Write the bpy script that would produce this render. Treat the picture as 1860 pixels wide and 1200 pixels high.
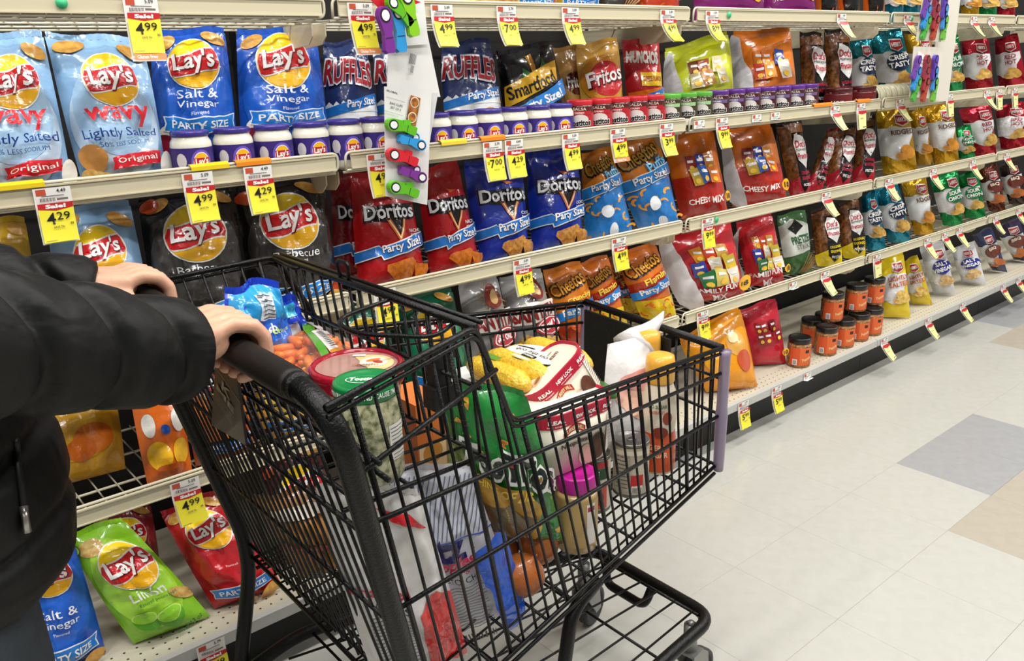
import bpy, bmesh, math, random
from mathutils import Vector, Matrix, noise
from mathutils.geometry import tessellate_polygon
random.seed(7)
for _o in list(bpy.data.objects): bpy.data.objects.remove(_o)
SC = bpy.context.scene
COL = SC.collection
# ------------------------------------------------------------------ camera
F, YAW, PITCH, ROLL, CD, CH = 1524.2, math.radians(39.638), math.radians(17.819), math.radians(-1.644), 1.707, 1.345
CAM = Vector((0, -CD, CH))
FW = Vector((math.sin(YAW)*math.cos(PITCH), math.cos(YAW)*math.cos(PITCH), -math.sin(PITCH)))
_r = FW.cross(Vector((0, 0, 1))).normalized(); _u = _r.cross(FW)
CR = _r*math.cos(ROLL)+_u*math.sin(ROLL); CU = _u*math.cos(ROLL)-_r*math.sin(ROLL)
cam = bpy.data.cameras.new('camera'); cam_o = bpy.data.objects.new('camera', cam); COL.objects.link(cam_o)
cam.sensor_width = 36; cam.lens = 36*F/1860; cam.clip_start = 0.02
_m = Matrix((CR, CU, -FW)).transposed().to_4x4(); _m.translation = CAM
cam_o.matrix_world = _m; SC.camera = cam_o
# ------------------------------------------------------------------ light
SC.view_settings.view_transform = 'Standard'; SC.view_settings.look = 'None'
SC.view_settings.gamma = 1; SC.view_settings.use_curve_mapping = False
SC.view_settings.exposure = 0.0
w = bpy.data.worlds.new('store_ambient'); SC.world = w; w.use_nodes = True
w.node_tree.nodes['Background'].inputs[0].default_value = (1.0, 0.985, 0.96, 1)
w.node_tree.nodes['Background'].inputs[1].default_value = 0.27
def lamp(x, y, z, sx, sy, p, rot=(0, 0, 0), col=(1, .985, .955)):
    l = bpy.data.lights.new('ceiling_tube', 'AREA'); l.shape = 'RECTANGLE'; l.size = sx; l.size_y = sy
    l.energy = p; l.color = col
    o = bpy.data.objects.new('ceiling_tube_light', l); o.location = (x, y, z); o.rotation_euler = rot; COL.objects.link(o)
for _x in (-1.6, 0.4, 2.4, 4.4, 6.4):          # two rows of ceiling fixtures above the aisle
    lamp(_x, -0.75, 3.3, 1.25, .16, 38)
    lamp(_x, -2.3, 3.3, 1.25, .16, 38)
# ------------------------------------------------------------------ pixel helpers (photo frame 1860 x 1200)
def ray(x, y): return FW+CR*((x-930)/F)-CU*((y-600)/F)
def onz(x, y, z): d = ray(x, y); return CAM+d*((z-CAM.z)/d.z)
def ony(x, y, Y): d = ray(x, y); return CAM+d*((Y-CAM.y)/d.y)
def onx(x, y, X): d = ray(x, y); return CAM+d*((X-CAM.x)/d.x)
def proj(P):
    d = Vector(P)-CAM; z = d.dot(FW); return 930+F*d.dot(CR)/z, 600-F*d.dot(CU)/z
def x_at(px, Y, Z):
    a, b = -1.0, 12.0
    for _ in range(40):
        m = (a+b)/2
        if proj((m, Y, Z))[0] < px: a = m
        else: b = m
    return a
# ------------------------------------------------------------------ materials
MATS = {}
def lin(c):
    if isinstance(c, str):
        c = c.lstrip('#'); c = [int(c[i:i+2], 16)/255 for i in (0, 2, 4)]
    return tuple(v/12.92 if v <= .04045 else ((v+.055)/1.055)**2.4 for v in c)+(1,)
def mat(name, col, rough=.45, metal=0, coat=0, bump=None, spec=.5, var=None, alpha=1, trans=0, ior=1.45, emit=0, sss=0):
    """bump=(scale,strength[,distance]); var=(scale,amount,colour2) mixes a second colour by noise."""
    if name in MATS: return MATS[name]
    m = bpy.data.materials.new(name); m.use_nodes = True; nt = m.node_tree; b = nt.nodes['Principled BSDF']
    c = lin(col); b.inputs['Base Color'].default_value = c; b.inputs['Roughness'].default_value = rough
    b.inputs['Metallic'].default_value = metal; b.inputs['Coat Weight'].default_value = coat
    b.inputs['Coat Roughness'].default_value = .08
    b.inputs['Specular IOR Level'].default_value = spec; b.inputs['Alpha'].default_value = alpha
    b.inputs['Transmission Weight'].default_value = trans; b.inputs['IOR'].default_value = ior
    if sss: b.inputs['Subsurface Weight'].default_value = sss; b.inputs['Subsurface Radius'].default_value = (.02, .008, .005); b.inputs['Subsurface Scale'].default_value = .5
    if emit: b.inputs['Emission Color'].default_value = c; b.inputs['Emission Strength'].default_value = emit
    tc = None
    if bump or var: tc = nt.nodes.new('ShaderNodeTexCoord')
    if bump:
        n = nt.nodes.new('ShaderNodeTexNoise'); n.inputs['Scale'].default_value = bump[0]; n.inputs['Detail'].default_value = 3
        n.inputs['Distortion'].default_value = .6
        nt.links.new(tc.outputs['Object'], n.inputs['Vector'])
        bp = nt.nodes.new('ShaderNodeBump'); bp.inputs['Strength'].default_value = bump[1]; bp.inputs['Distance'].default_value = bump[2] if len(bump) > 2 else .01
        nt.links.new(n.outputs['Fac'], bp.inputs['Height']); nt.links.new(bp.outputs['Normal'], b.inputs['Normal'])
        if coat: nt.links.new(bp.outputs['Normal'], b.inputs['Coat Normal'])
    if var:
        n = nt.nodes.new('ShaderNodeTexNoise'); n.inputs['Scale'].default_value = var[0]; n.inputs['Detail'].default_value = 4
        nt.links.new(tc.outputs['Object'], n.inputs['Vector'])
        rmp = nt.nodes.new('ShaderNodeMapRange'); rmp.inputs[1].default_value = .4; rmp.inputs[2].default_value = .65; rmp.inputs[4].default_value = var[1]
        nt.links.new(n.outputs['Fac'], rmp.inputs[0])
        mx = nt.nodes.new('ShaderNodeMix'); mx.data_type = 'RGBA'; mx.inputs[6].default_value = c; mx.inputs[7].default_value = lin(var[2])
        nt.links.new(rmp.outputs[0], mx.inputs[0]); nt.links.new(mx.outputs[2], b.inputs['Base Color'])
    MATS[name] = m
    return m
def crinkle(m, scale, strength):
    nt = m.node_tree
    if 'crk' in nt.nodes: return m
    n = nt.nodes.new('ShaderNodeTexNoise'); n.name = 'crk'; n.noise_type = 'RIDGED_MULTIFRACTAL'; n.inputs['Scale'].default_value = scale; n.inputs['Detail'].default_value = 1.5
    n.inputs['Distortion'].default_value = .5
    tc = [q for q in nt.nodes if q.type == 'TEX_COORD'][0]; b = nt.nodes['Principled BSDF']; old = [q for q in nt.nodes if q.type == 'BUMP'][0]
    nt.links.new(tc.outputs['Object'], n.inputs['Vector'])
    bp = nt.nodes.new('ShaderNodeBump'); bp.inputs['Strength'].default_value = strength; bp.inputs['Distance'].default_value = .009
    nt.links.new(n.outputs['Fac'], bp.inputs['Height']); nt.links.new(old.outputs['Normal'], bp.inputs['Normal'])
    nt.links.new(bp.outputs['Normal'], b.inputs['Normal']); nt.links.new(bp.outputs['Normal'], b.inputs['Coat Normal'])
    return m
def film(c):      # printed, glossy crisp-bag film
    return crinkle(mat('film_'+c, c, .24, 0, .6, (16, .35, .012)), 8, .9)
def foil(c): return crinkle(mat('foil_'+c, c, .17, .62, .3, (22, .5, .014)), 11, 1.3)
def ink(c): return mat('ink_'+c, c, .4, 0, 0)
def chipm(): return mat('crisp_print', '#d9a24a', .3, 0, .3, (16, .35, .012), var=(60, .8, '#b8742a'))
# ------------------------------------------------------------------ mesh helpers
def obj(name, verts, faces, mats, parent=None, smooth=True, fm=None, loc=None):
    me = bpy.data.meshes.new(name); 
    if loc is not None: verts = [Vector(v)-loc for v in verts]
    me.from_pydata([tuple(v) for v in verts], [], faces)
    if not isinstance(mats, (list, tuple)): mats = [mats]
    for m in mats: me.materials.append(m)
    if fm: me.polygons.foreach_set('material_index', fm)
    if smooth: me.polygons.foreach_set('use_smooth', [True]*len(me.polygons))
    me.update()
    o = bpy.data.objects.new(name, me); COL.objects.link(o)
    if loc is not None: o.location = loc
    if parent is not None:
        o.parent = parent
        if loc is not None: o.location = loc-parent.location
    return o
def tag(o, label, cat, group=None, kind=None):
    if label: o['label'] = label
    if cat: o['category'] = cat
    if group: o['group'] = group
    if kind: o['kind'] = kind
    return o
def thing(name, label, cat, loc=(0, 0, 0), group=None):
    o = bpy.data.objects.new(name, None); COL.objects.link(o); o.location = loc; o.empty_display_size = .05
    return tag(o, label, cat, group)
class MB:
    def __init__(s): s.v = []; s.f = []; s.m = []
    def add(s, v, f, mi=0):
        n = len(s.v); s.v += [Vector(p) for p in v]; s.f += [tuple(i+n for i in q) for q in f]; s.m += [mi]*len(f); return s
    def box(s, a, b, mi=0):
        x0, y0, z0 = a; x1, y1, z1 = b
        return s.add([(x0, y0, z0), (x1, y0, z0), (x1, y1, z0), (x0, y1, z0), (x0, y0, z1), (x1, y0, z1), (x1, y1, z1), (x0, y1, z1)],
                     [(0, 3, 2, 1), (4, 5, 6, 7), (0, 1, 5, 4), (1, 2, 6, 5), (2, 3, 7, 6), (3, 0, 4, 7)], mi)
    def tube(s, pts, r, n=8, mi=0, closed=False, rs=None, caps=True):
        pts = [Vector(p) for p in pts]; N = len(pts); V = []; Fs = []
        t0 = (pts[1]-pts[0]).normalized(); ref = Vector((0, 0, 1)) if abs(t0.z) < .9 else Vector((1, 0, 0))
        nx = t0.cross(ref).normalized()
        for i, p in enumerate(pts):
            if closed: t = (pts[(i+1) % N]-pts[i-1]).normalized()
            elif i == 0: t = t0
            elif i == N-1: t = (pts[-1]-pts[-2]).normalized()
            else: t = ((pts[i+1]-p).normalized()+(p-pts[i-1]).normalized()).normalized()
            nx = (nx-t*nx.dot(t)).normalized(); ny = t.cross(nx)
            rr = rs[i] if rs else r
            for k in range(n):
                a = 2*math.pi*k/n; V.append(p+(nx*math.cos(a)+ny*math.sin(a))*rr)
        M = N if closed else N-1
        for i in range(M):
            for k in range(n):
                Fs.append((i*n+k, i*n+(k+1) % n, ((i+1) % N)*n+(k+1) % n, ((i+1) % N)*n+k))
        if caps and not closed: Fs += [tuple(range(n))[::-1], tuple((N-1)*n+k for k in range(n))]
        return s.add(V, Fs, mi)
    def lathe(s, prof, n=24, c=(0, 0, 0), ax=None, mi=0, caps=True):
        """prof: [(r,h)] around axis (default z) at c."""
        c = Vector(c); ax = Vector(ax or (0, 0, 1)).normalized(); e1 = ax.orthogonal().normalized(); e2 = ax.cross(e1)
        V = []; Fs = []
        for r, h in prof:
            for k in range(n):
                a = 2*math.pi*k/n; V.append(c+ax*h+(e1*math.cos(a)+e2*math.sin(a))*r)
        for i in range(len(prof)-1):
            for k in range(n): Fs.append((i*n+k, i*n+(k+1) % n, (i+1)*n+(k+1) % n, (i+1)*n+k))
        if caps: Fs += [tuple(range(n))[::-1], tuple((len(prof)-1)*n+k for k in range(n))]
        return s.add(V, Fs, mi)
    def obj(s, name, mats, parent=None, smooth=True, loc=None): return obj(name, s.v, s.f, mats, parent, smooth, s.m, loc)
def bend(pts, r=.03, n=5):
    """round the corners of a polyline"""
    pts = [Vector(p) for p in pts]; out = [pts[0]]
    for a, b, c in zip(pts, pts[1:], pts[2:]):
        d1 = (a-b); d2 = (c-b); q = min(r, d1.length*.45, d2.length*.45); p1 = b+d1.normalized()*q; p2 = b+d2.normalized()*q
        for i in range(n+1):
            t = i/n; out.append(p1*(1-t)**2+b*2*t*(1-t)+p2*t*t)
    return out+[pts[-1]]
# ------------------------------------------------------------------ printed decals
_TXT = {}
def text_tris(s, bold=.02):
    k = (s, bold)
    if k in _TXT: return _TXT[k]
    cu = bpy.data.curves.new('t', 'FONT'); cu.body = s; cu.size = 1; cu.offset = bold; cu.resolution_u = 2
    o = bpy.data.objects.new('t', cu); me = o.to_mesh()
    vs = [(v.co.x, v.co.y) for v in me.vertices]; me.calc_loop_triangles()
    tr = [tuple(t.vertices) for t in me.loop_triangles]
    o.to_mesh_clear(); bpy.data.objects.remove(o); bpy.data.curves.remove(cu)
    x0 = min(v[0] for v in vs); x1 = max(v[0] for v in vs); y0 = min(v[1] for v in vs); y1 = max(v[1] for v in vs)
    r = ([(v[0]-(x0+x1)/2, v[1]-(y0+y1)/2) for v in vs], tr, x1-x0, y1-y0); _TXT[k] = r
    return r
class Print:
    """collects flat print in surface coordinates (metres: x right from the centre, y up from the bottom) and lays it on surf(x,y,off)"""
    def __init__(s, surf, L=.015, step=.0006): s.surf = surf; s.L = L; s.mb = MB(); s.mats = []; s.layer = 0; s.step = step
    def mi(s, m):
        if m not in s.mats: s.mats.append(m)
        return s.mats.index(m)
    def tris(s, pts, tr, m):
        s.layer += 1; off = s.step*s.layer; L2 = s.L**2; out = []; pts = list(pts)
        key = {}; st = [tuple(t) for t in tr]; mid = {}
        while st:
            a, b, c = st.pop()
            e = [((pts[i][0]-pts[j][0])**2+(pts[i][1]-pts[j][1])**2, i, j, k) for i, j, k in ((a, b, c), (b, c, a), (c, a, b))]
            d, i, j, k = max(e)
            if d > L2:
                q = (min(i, j), max(i, j))
                if q not in mid: mid[q] = len(pts); pts.append(((pts[i][0]+pts[j][0])/2, (pts[i][1]+pts[j][1])/2))
                n = mid[q]; st.append((i, n, k)); st.append((n, j, k))
            else: out.append((a, b, c))
        s.mb.add([s.surf(p[0], p[1], off) for p in pts], out, s.mi(m))
    def poly(s, pts, m):
        t = tessellate_polygon([[Vector((p[0], p[1], 0)) for p in pts]])
        ar = lambda a, b, c: (pts[b][0]-pts[a][0])*(pts[c][1]-pts[a][1])-(pts[c][0]-pts[a][0])*(pts[b][1]-pts[a][1])
        s.tris(pts, [t3 if ar(*t3) > 0 else (t3[0], t3[2], t3[1]) for t3 in t], m)
    def ell(s, m, cx, cy, rx, ry, n=28, a0=0, a1=None, rot=0):
        a1 = 2*math.pi if a1 is None else a1; co, si = math.cos(rot), math.sin(rot); P = []
        full = abs(a1-a0-2*math.pi) < 1e-6
        for i in range(n+(0 if full else 1)):
            a = a0+(a1-a0)*i/n; x, y = rx*math.cos(a), ry*math.sin(a); P.append((cx+x*co-y*si, cy+x*si+y*co))
        s.poly(P, m)
    def rect(s, m, cx, cy, w, h, rot=0):
        co, si = math.cos(rot), math.sin(rot)
        s.poly([(cx+x*co-y*si, cy+x*si+y*co) for x, y in ((-w/2, -h/2), (w/2, -h/2), (w/2, h/2), (-w/2, h/2))], m)
    def band(s, m, x0, x1, f, h, n=10, notch=0):
        """strip between f(x) and f(x)+h"""
        P = [(x0+(x1-x0)*i/n, f(x0+(x1-x0)*i/n)) for i in range(n+1)]
        Q = [(x, y+h) for x, y in P]
        if notch: P = P+[(x1-notch, (P[-1][1]+Q[-1][1])/2)]; Q = [(x0+notch, (P[0][1]+Q[0][1])/2)]+Q
        s.poly(P+Q[::-1], m)
    def text(s, m, t, cx, cy, w, h=None, rot=0, shear=0, bold=.02, arc=0):
        if not t.strip(): return
        vs, tr, tw, th = text_tris(t, bold); sx = w/tw; sy = (h/th) if h else sx; co, si = math.cos(rot), math.sin(rot)
        P = []
        for x, y in vs:
            x, y = x*sx+y*sy*shear, y*sy
            if arc: y += arc*(1-(2*x/w)**2)
            P.append((cx+x*co-y*si, cy+x*si+y*co))
        s.tris(P, tr, m)
    def obj(s, name, parent, loc=None):
        if not s.mb.v: return None
        return s.mb.obj(name, s.mats, parent, True, loc)
def flat_surf(o, ex, ey):
    o = Vector(o); ex = Vector(ex).normalized(); ey = Vector(ey).normalized(); n = ex.cross(ey)
    return lambda x, y, off: o+ex*x+ey*y+n*off
def cyl_surf(c, r, face, rf=None):
    """upright cylinder at c, print centred on the heading `face` (radians)"""
    c = Vector(c)
    def S(x, y, off):
        rr = (rf(y) if rf else r); a = face+x/r
        return c+Vector((math.cos(a)*(rr+off), math.sin(a)*(rr+off), y))
    return S
# ------------------------------------------------------------------ floor of vinyl tiles
TS = .3048; TX0, TY0 = 2.647, -.549
def tile_mat(name, c, c2):
    return mat(name, c, .22, 0, .15, (9, .05, .004), var=(26, .5, c2))
M_T = tile_mat('tile_cream', '#bdbcb4', '#b6b5ab'); M_TG = tile_mat('tile_grey', '#a2a2a3', '#98989a'); M_TB = tile_mat('tile_beige', '#b3aa9b', '#aba190')
fl = MB().box((-2.5, -4.2, -.06), (9.5, .8, -.0035)).obj('floor', mat('tile_joint', '#b0aea4', .5), smooth=False); fl['kind'] = 'structure'
def tile_mesh(m):
    b = MB(); h = TS/2-.0002; e = h-.0004
    V = [(sx*h, sy*h, -.004) for sx, sy in ((-1, -1), (1, -1), (1, 1), (-1, 1))]+[(sx*h, sy*h, -.0006) for sx, sy in ((-1, -1), (1, -1), (1, 1), (-1, 1))]+[(sx*e, sy*e, 0) for sx, sy in ((-1, -1), (1, -1), (1, 1), (-1, 1))]
    b.add(V, [(8, 9, 10, 11)]+[(i, (i+1) % 4, 4+(i+1) % 4, 4+i) for i in range(4)]+[(4+i, 4+(i+1) % 4, 8+(i+1) % 4, 8+i) for i in range(4)])
    me = bpy.data.meshes.new('floor_tile'); me.from_pydata([tuple(v) for v in b.v], [], b.f); me.materials.append(m); return me
TM = [tile_mesh(m) for m in (M_T, M_TG, M_TB)]
rest = MB()
for i in range(-12, 23):
    for j in range(-12, 3):
        x, y = TX0+(i+.5)*TS, TY0-(.5+j)*TS   # j grows away from the shelf
        if y < -4.1 or y > .1: continue
        k = 0
        if j == 0 and i in (0, 1, 12, 13): k = 1
        if j == 1 and i in (-1, 0): k = 2
        if j == -2 and i in (6, 7): k = 1
        if j == -1 and i in (5, 6): k = 2
        if j == 2 and i in (-8, -7): k = 1
        if -9 <= i <= 12 and -2 <= j <= 5 or k:
            o = bpy.data.objects.new('floor_tile', TM[k]); COL.objects.link(o); o.location = (x, y, 0); o.parent = fl
        else:
            h = TS/2-.0005; rest.add([(x-h, y-h, 0), (x+h, y-h, 0), (x+h, y+h, 0), (x-h, y+h, 0)], [(0, 1, 2, 3)])
o = rest.obj('floor_tile_field', M_T, fl, smooth=False); o['kind'] = 'stuff'
# ------------------------------------------------------------------ gondola shelving
SEC = 1.2192; XB = [.9353+SEC*(k-1) for k in range(0, 6)]      # section joints
ZF = {'A': 1.446, 'B': 1.123, 'C': .803, 'D': .483}; ZDK = {k: v-.002 for k, v in ZF.items()}; ZDK['E'] = .158
M_BE = mat('shelf_beige', '#d3c9ad', .42, 0, 0, (60, .05)); M_CH = mat('channel_beige', '#cfc6a9', .35); M_WI = mat('wire_cream', '#d8d0b8', .35)
M_BK = mat('back_panel_dark', '#15120f', .75); M_KK = mat('kick_black', '#161614', .5); M_GC = mat('channel_clear_grey', '#b9b8b2', .25, 0, .2)
bp = MB().box((-.6, .50, 0), (6.9, .53, 2.1)).obj('wall_back', M_BK, smooth=False); bp['kind'] = 'structure'
SN = {'A': 'top', 'B': 'second', 'C': 'third', 'D': 'fourth'}
SECN = ['nearest the shopper', 'behind the shopping cart', 'beside the cart front', 'past the cart front', 'farthest down the aisle']
for s in range(5):
    xa, xb = XB[s]+.006, XB[s+1]-.006
    up = MB().box((XB[s]-.02, .46, 0), (XB[s]+.02, .5, 2.1)).obj('upright_post', M_KK, smooth=False)
    tag(up, 'dark upright post behind the shelf section %s' % SECN[s], 'post', 'shelving uprights')
    for k, z in ZF.items():
        t = thing('wire_shelf', '%s-level cream wire shelf in the section %s' % (SN[k], SECN[s]), 'shelf', ((xa+xb)/2, 0, z), 'wire shelves of the shelving run')
        L = t.location
        f = MB(); f.box((xa+.014, -.004, z), (xb-.014, .0, z+.030)); f.box((xa+.014, -.007, z+.0295), (xb-.014, .001, z+.0325)); f.box((xa+.014, -.007, z-.001), (xb-.014, .001, z+.0015))
        f.obj('price_channel', M_CH, t, False, L)
        r = MB(); zt, zb = z+.036, z-.004
        r.tube(bend([(xa+.004, .006, zb), (xa+.004, .004, zt), (xb-.004, .004, zt), (xb-.004, .006, zb), (xa+.004, .006, zb)], .016), .0032, 6)
        r.obj('front_rail', M_WI, t, True, L)
        n = 30; per = (s == 0 and k == 'D'); w_ = MB()
        for i in range(n):
            x = xa+.02+(xb-xa-.04)*i/(n-1); d = MB() if per else w_
            d.tube([(x, .002, zt-.012), (x, .003, zb), (x, .02, zb-.002), (x, .46, zb-.002)], .0019, 5)
            if per: d.obj('deck_wire', M_WI, t, True, L)
        if not per: o = w_.obj('deck_wires', M_WI, t, True, L)
        c = MB()
        for y in (.02, .15, .30, .45): c.tube([(xa+.004, y, zb-.006), (xb-.004, y, zb-.006)], .003, 6)
        c.obj('cross_rods', M_WI, t, True, L)
        for x in (xa+.010, xb-.010):
            b = MB(); q = [(.055, zb-.008), (.055, zb-.035), (.075, zb-.052), (.47, zb-.085), (.47, zb-.008)]
            b.add([(x-.0015, y, zz) for y, zz in q]+[(x+.0015, y, zz) for y, zz in q], [(0, 1, 2, 3, 4), (9, 8, 7, 6, 5)]+[(i, i+5, (i+1) % 5+5, (i+1) % 5) for i in range(5)])
            b.obj('end_bracket', M_BE, t, False, L)
    # base deck
    t = thing('base_shelf', 'perforated cream base deck of the section %s' % SECN[s], 'shelf', ((xa+xb)/2, 0, 0), 'base decks of the shelving run'); L = t.location
    MB().box((XB[s]+.001, -.075, .146), (XB[s+1]-.001, .47, .156)).obj('deck', mat('base_deck', '#cbc3ae', .4), t, False, L)
    ho = MB()
    nn = int(SEC/.026)
    for i in range(nn):
        for j in range(3):
            cx = XB[s]+.02+i*.026; cy = -.05+j*.026
            ho.add([(cx+.003*math.cos(a*math.pi/3), cy+.003*math.sin(a*math.pi/3), .1562) for a in range(6)], [tuple(range(6))])
    o = ho.obj('perforations', mat('hole_dark', '#3a352b', .8), t, False, L); o['kind'] = 'stuff'
    c = MB(); q = [(-.076, .164), (-.0885, .160), (-.090, .133), (-.076, .131)]
    c.add([(XB[s]+.002, y, z) for y, z in q]+[(XB[s+1]-.002, y, z) for y, z in q], [(0, 1, 2, 3), (7, 6, 5, 4)]+[(i, i+4, (i+1) % 4+4, (i+1) % 4) for i in range(4)])
    c.obj('price_channel', M_GC, t, False, L)
    MB().box((XB[s]+.001, -.02, .001), (XB[s+1]-.001, .0, .145)).obj('kick_plate', M_KK, t, False, L)
# ------------------------------------------------------------------ crisp bags
def lerp(a, b, t): return a+(b-a)*t
BAGN = [0]
def bag_from_quad(name, label, design, bl, br, tl, tr, T=.085, base='#1b4fb5', foilm=False, seed=None, wr=1.0, group=None, cat='bag', sag=.75, waist=.0, seal=True, printname='printed_front', curl=0, dist=None, nose=1.0):
    """pillow bag whose flat seam outline is the quad (world points); front is the side facing the viewer"""
    BAGN[0] += 1; sd = seed if seed is not None else BAGN[0]*3.7
    bl, br, tl, tr = map(Vector, (bl, br, tl, tr))
    W = ((br-bl).length+(tr-tl).length)/2; H = ((tl-bl).length+(tr-br).length)/2
    c = (bl+br+tl+tr)/4; dist = dist or (c-CAM).length
    nrm = (br-bl+tr-tl).cross(tl-bl+tr-br).normalized()
    if nrm.dot(CAM-c) < 0: nrm = -nrm
    g = max(.008, .0062*dist); NU = max(8, int(W/g)); NV = max(8, int(H/g))
    up = (tl+tr-bl-br).normalized()
    def pt(u, v, side):
        uu = 2*u-1
        wv = 1+.035*math.sin(math.pi*v)-waist*math.sin(math.pi*v)-.02*v
        p = lerp(lerp(bl, br, .5+uu*.5*wv), lerp(tl, tr, .5+uu*.5*wv), v)
        prof = max(0, math.sin(math.pi*min(1, max(0, v))**sag))**.55
        prof = max(prof, .0)
        th = T*.5*prof*max(0, 1-uu*uu)**.7
        e0 = math.exp(-v/.10); e1 = math.exp(-(1-v)/.16)
        cr = math.sin(uu*11+sd)*.6+math.sin(uu*19+sd*2.3)*.4
        th += wr*.006*cr*(e0*.7+e1)*min(1, (1-abs(uu))*5)*min(1, min(v, 1-v)*14+.25)
        edge = min(1, (1-abs(uu))*4)*min(1, v*8)*min(1, (1-v)*8)
        q = Vector((uu*1.6+sd, v*2.4, sd*.7))
        th += wr*edge*(.012*noise.noise(q*1.7)+.011*(.3-abs(noise.noise(q*2.6+Vector((side*9, 0, 0)))))+.005*(.3-abs(noise.noise(q*6.1))))
        fx = math.sin(v*5+sd)*.0
        if side > 0: p = p+nrm*max(th, 0)*nose
        else: p = p-nrm*max(th*.9, 0)
        # wavy top seam
        k = max(0, v-.8)/.2
        p = p+nrm*(.006*wr*k*math.sin(uu*4.5+sd)+curl*k*k)+up*(.004*wr*k*math.sin(uu*3+sd*1.7))
        p = p-nrm*(0 if abs(uu) < .9 else .0)+(br-bl).normalized()*0
        return p
    grid = [[pt(i/NU, j/NV, 1) for i in range(NU+1)] for j in range(NV+1)]
    V = [p for r in grid for p in r]; idx = lambda i, j: j*(NU+1)+i; Fc = []
    flip = ((grid[0][1]-grid[0][0]).cross(grid[1][0]-grid[0][0])).dot(nrm) < 0
    for j in range(NV):
        for i in range(NU): Fc.append((idx(i, j), idx(i+1, j), idx(i+1, j+1), idx(i, j+1)))
    nb = {}
    BU = max(6, NU//2); BV = max(6, NV//2)
    o0 = len(V)
    back = [[pt(i/BU, j/BV, -1) for i in range(BU+1)] for j in range(BV+1)]
    V += [p for r in back for p in r]; ib = lambda i, j: o0+j*(BU+1)+i
    for j in range(BV):
        for i in range(BU): Fc.append((ib(i, j), ib(i, j+1), ib(i+1, j+1), ib(i+1, j)))
    if flip: Fc = [f[::-1] for f in Fc]
    loc = lerp(bl, br, .5)
    m = foil(base) if foilm else film(base)
    root = obj(name, V, Fc, m, None, True, None, loc); tag(root, label, cat, group)
    # normals for print
    def N(i, j):
        a = grid[j][min(NU, i+1)]-grid[j][max(0, i-1)]; b = grid[min(NV, j+1)][i]-grid[max(0, j-1)][i]
        n = a.cross(b)
        if n.length < 1e-9: return nrm
        n = n.normalized(); return n if n.dot(nrm) > 0 else -n
    NG = [[N(i, j) for i in range(NU+1)] for j in range(NV+1)]
    def S(x, y, off):
        fu = min(max(x/W+.5, 0), 1)*NU; fv = min(max(y/H, 0), 1)*NV
        i = min(int(fu), NU-1); j = min(int(fv), NV-1); a = fu-i; b = fv-j
        p = lerp(lerp(grid[j][i], grid[j][i+1], a), lerp(grid[j+1][i], grid[j+1][i+1], a), b)
        n = lerp(lerp(NG[j][i], NG[j][i+1], a), lerp(NG[j+1][i], NG[j+1][i+1], a), b)
        return p+n*(off+.0008)
    if design:
        P = Print(S, L=max(.0055, .0038*dist), step=.0007*max(1, dist*.6)); 
        design(P, W, H); 
        pr = P.obj(printname, root, loc)
    if seal:
        ns = 24; sv = []; hs = .012
        for k in range(ns+1):
            u = .015+.97*k/ns; p = pt(u, 1, 1); z = .0012*(1 if k % 2 else -1)
            sv += [p+nrm*z, p+up*hs+nrm*(z+curl*.05)]
        sf = [(2*k, 2*k+2, 2*k+3, 2*k+1) for k in range(ns)]
        obj('top_seal', sv, sf, m, root, True, None, loc)
    return root
def bag(name, label, design, row, bl, br, tl, tr, yb=.07, yt=.14, T=.085, base='#1b4fb5', **k):
    z = ZDK[row]+.004
    A = ony(bl[0], bl[1], yb); B = ony(br[0], br[1], yb); W = (B-A).length; T = min(T, .52*W)
    ya = min(.34, max(0, .14+.10*(A.x-.6)))           # bags sit turned a little towards the shopper
    d = W*math.sin(ya); d0, d1 = d*.62, d*.38
    d1 = min(d1, max(0, yb-T*.45-.0)) if row != 'E' else d1
    A = ony(bl[0], bl[1], yb+d0); B = ony(br[0], br[1], yb-d1); A.z = z; B.z = z
    C_, D_ = ony(tl[0], tl[1], yt+d0), ony(tr[0], tr[1], yt-d1)
    zm = {'B': ZF['A'], 'C': ZF['B'], 'D': ZF['C'], 'E': ZF['D'], 'A': 9}[row]-.026
    C_.z = min(C_.z, zm); D_.z = min(D_.z, zm)
    return bag_from_quad(name, label, design, A, B, C_, D_, T, base, **k)
# ------------------------------------------------------------------ bag artwork
WHT, RED, YEL, BLK, GOLD = '#f4f2ee', '#cc161c', '#ffd60a', '#141414', '#e9a91c'
def logo_disc(P, cx, cy, r, ry=None, txt="Lay's"):
    ry = ry or r
    P.ell(film(WHT), cx, cy, r*1.06, ry*1.05); P.ell(film(YEL), cx, cy, r, ry)
    P.ell(film('#f7b60f'), cx, cy, r*.98, ry*.98, a0=math.pi*1.08, a1=math.pi*1.92)
    f = lambda x: cy-.34*ry+.15*ry*math.sin((x-cx)/r*2.2)
    def flag(m, lo, hi, k):
        n = 18; up_, dn = [], []
        for i in range(n+1):
            x = cx-r*k+2*r*k*i/n; e = ry*k*math.sqrt(max(0, 1-((x-cx)/(r*k))**2)); y0, y1 = f(x)+lo*ry, f(x)+hi*ry
            dn.append((x, max(y0, cy-e))); up_.append((x, min(y1, cy+e)))
        P.poly([p for p in dn]+[(x, max(y, q[1]+1e-4)) for (x, y), q in zip(up_[::-1], dn[::-1])][1:-1], m)
    flag(film(WHT), -.07, .82, 1.0); flag(film(RED), -.01, .76, 1.0)
    P.text(film('#7a0d12'), txt, cx+.02*r, cy+.03*ry, r*1.66, ry*.95, .12, .12, .035)
    P.text(film(WHT), txt, cx-.01*r, cy+.06*ry, r*1.60, ry*.91, .12, .12, .022)
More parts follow.
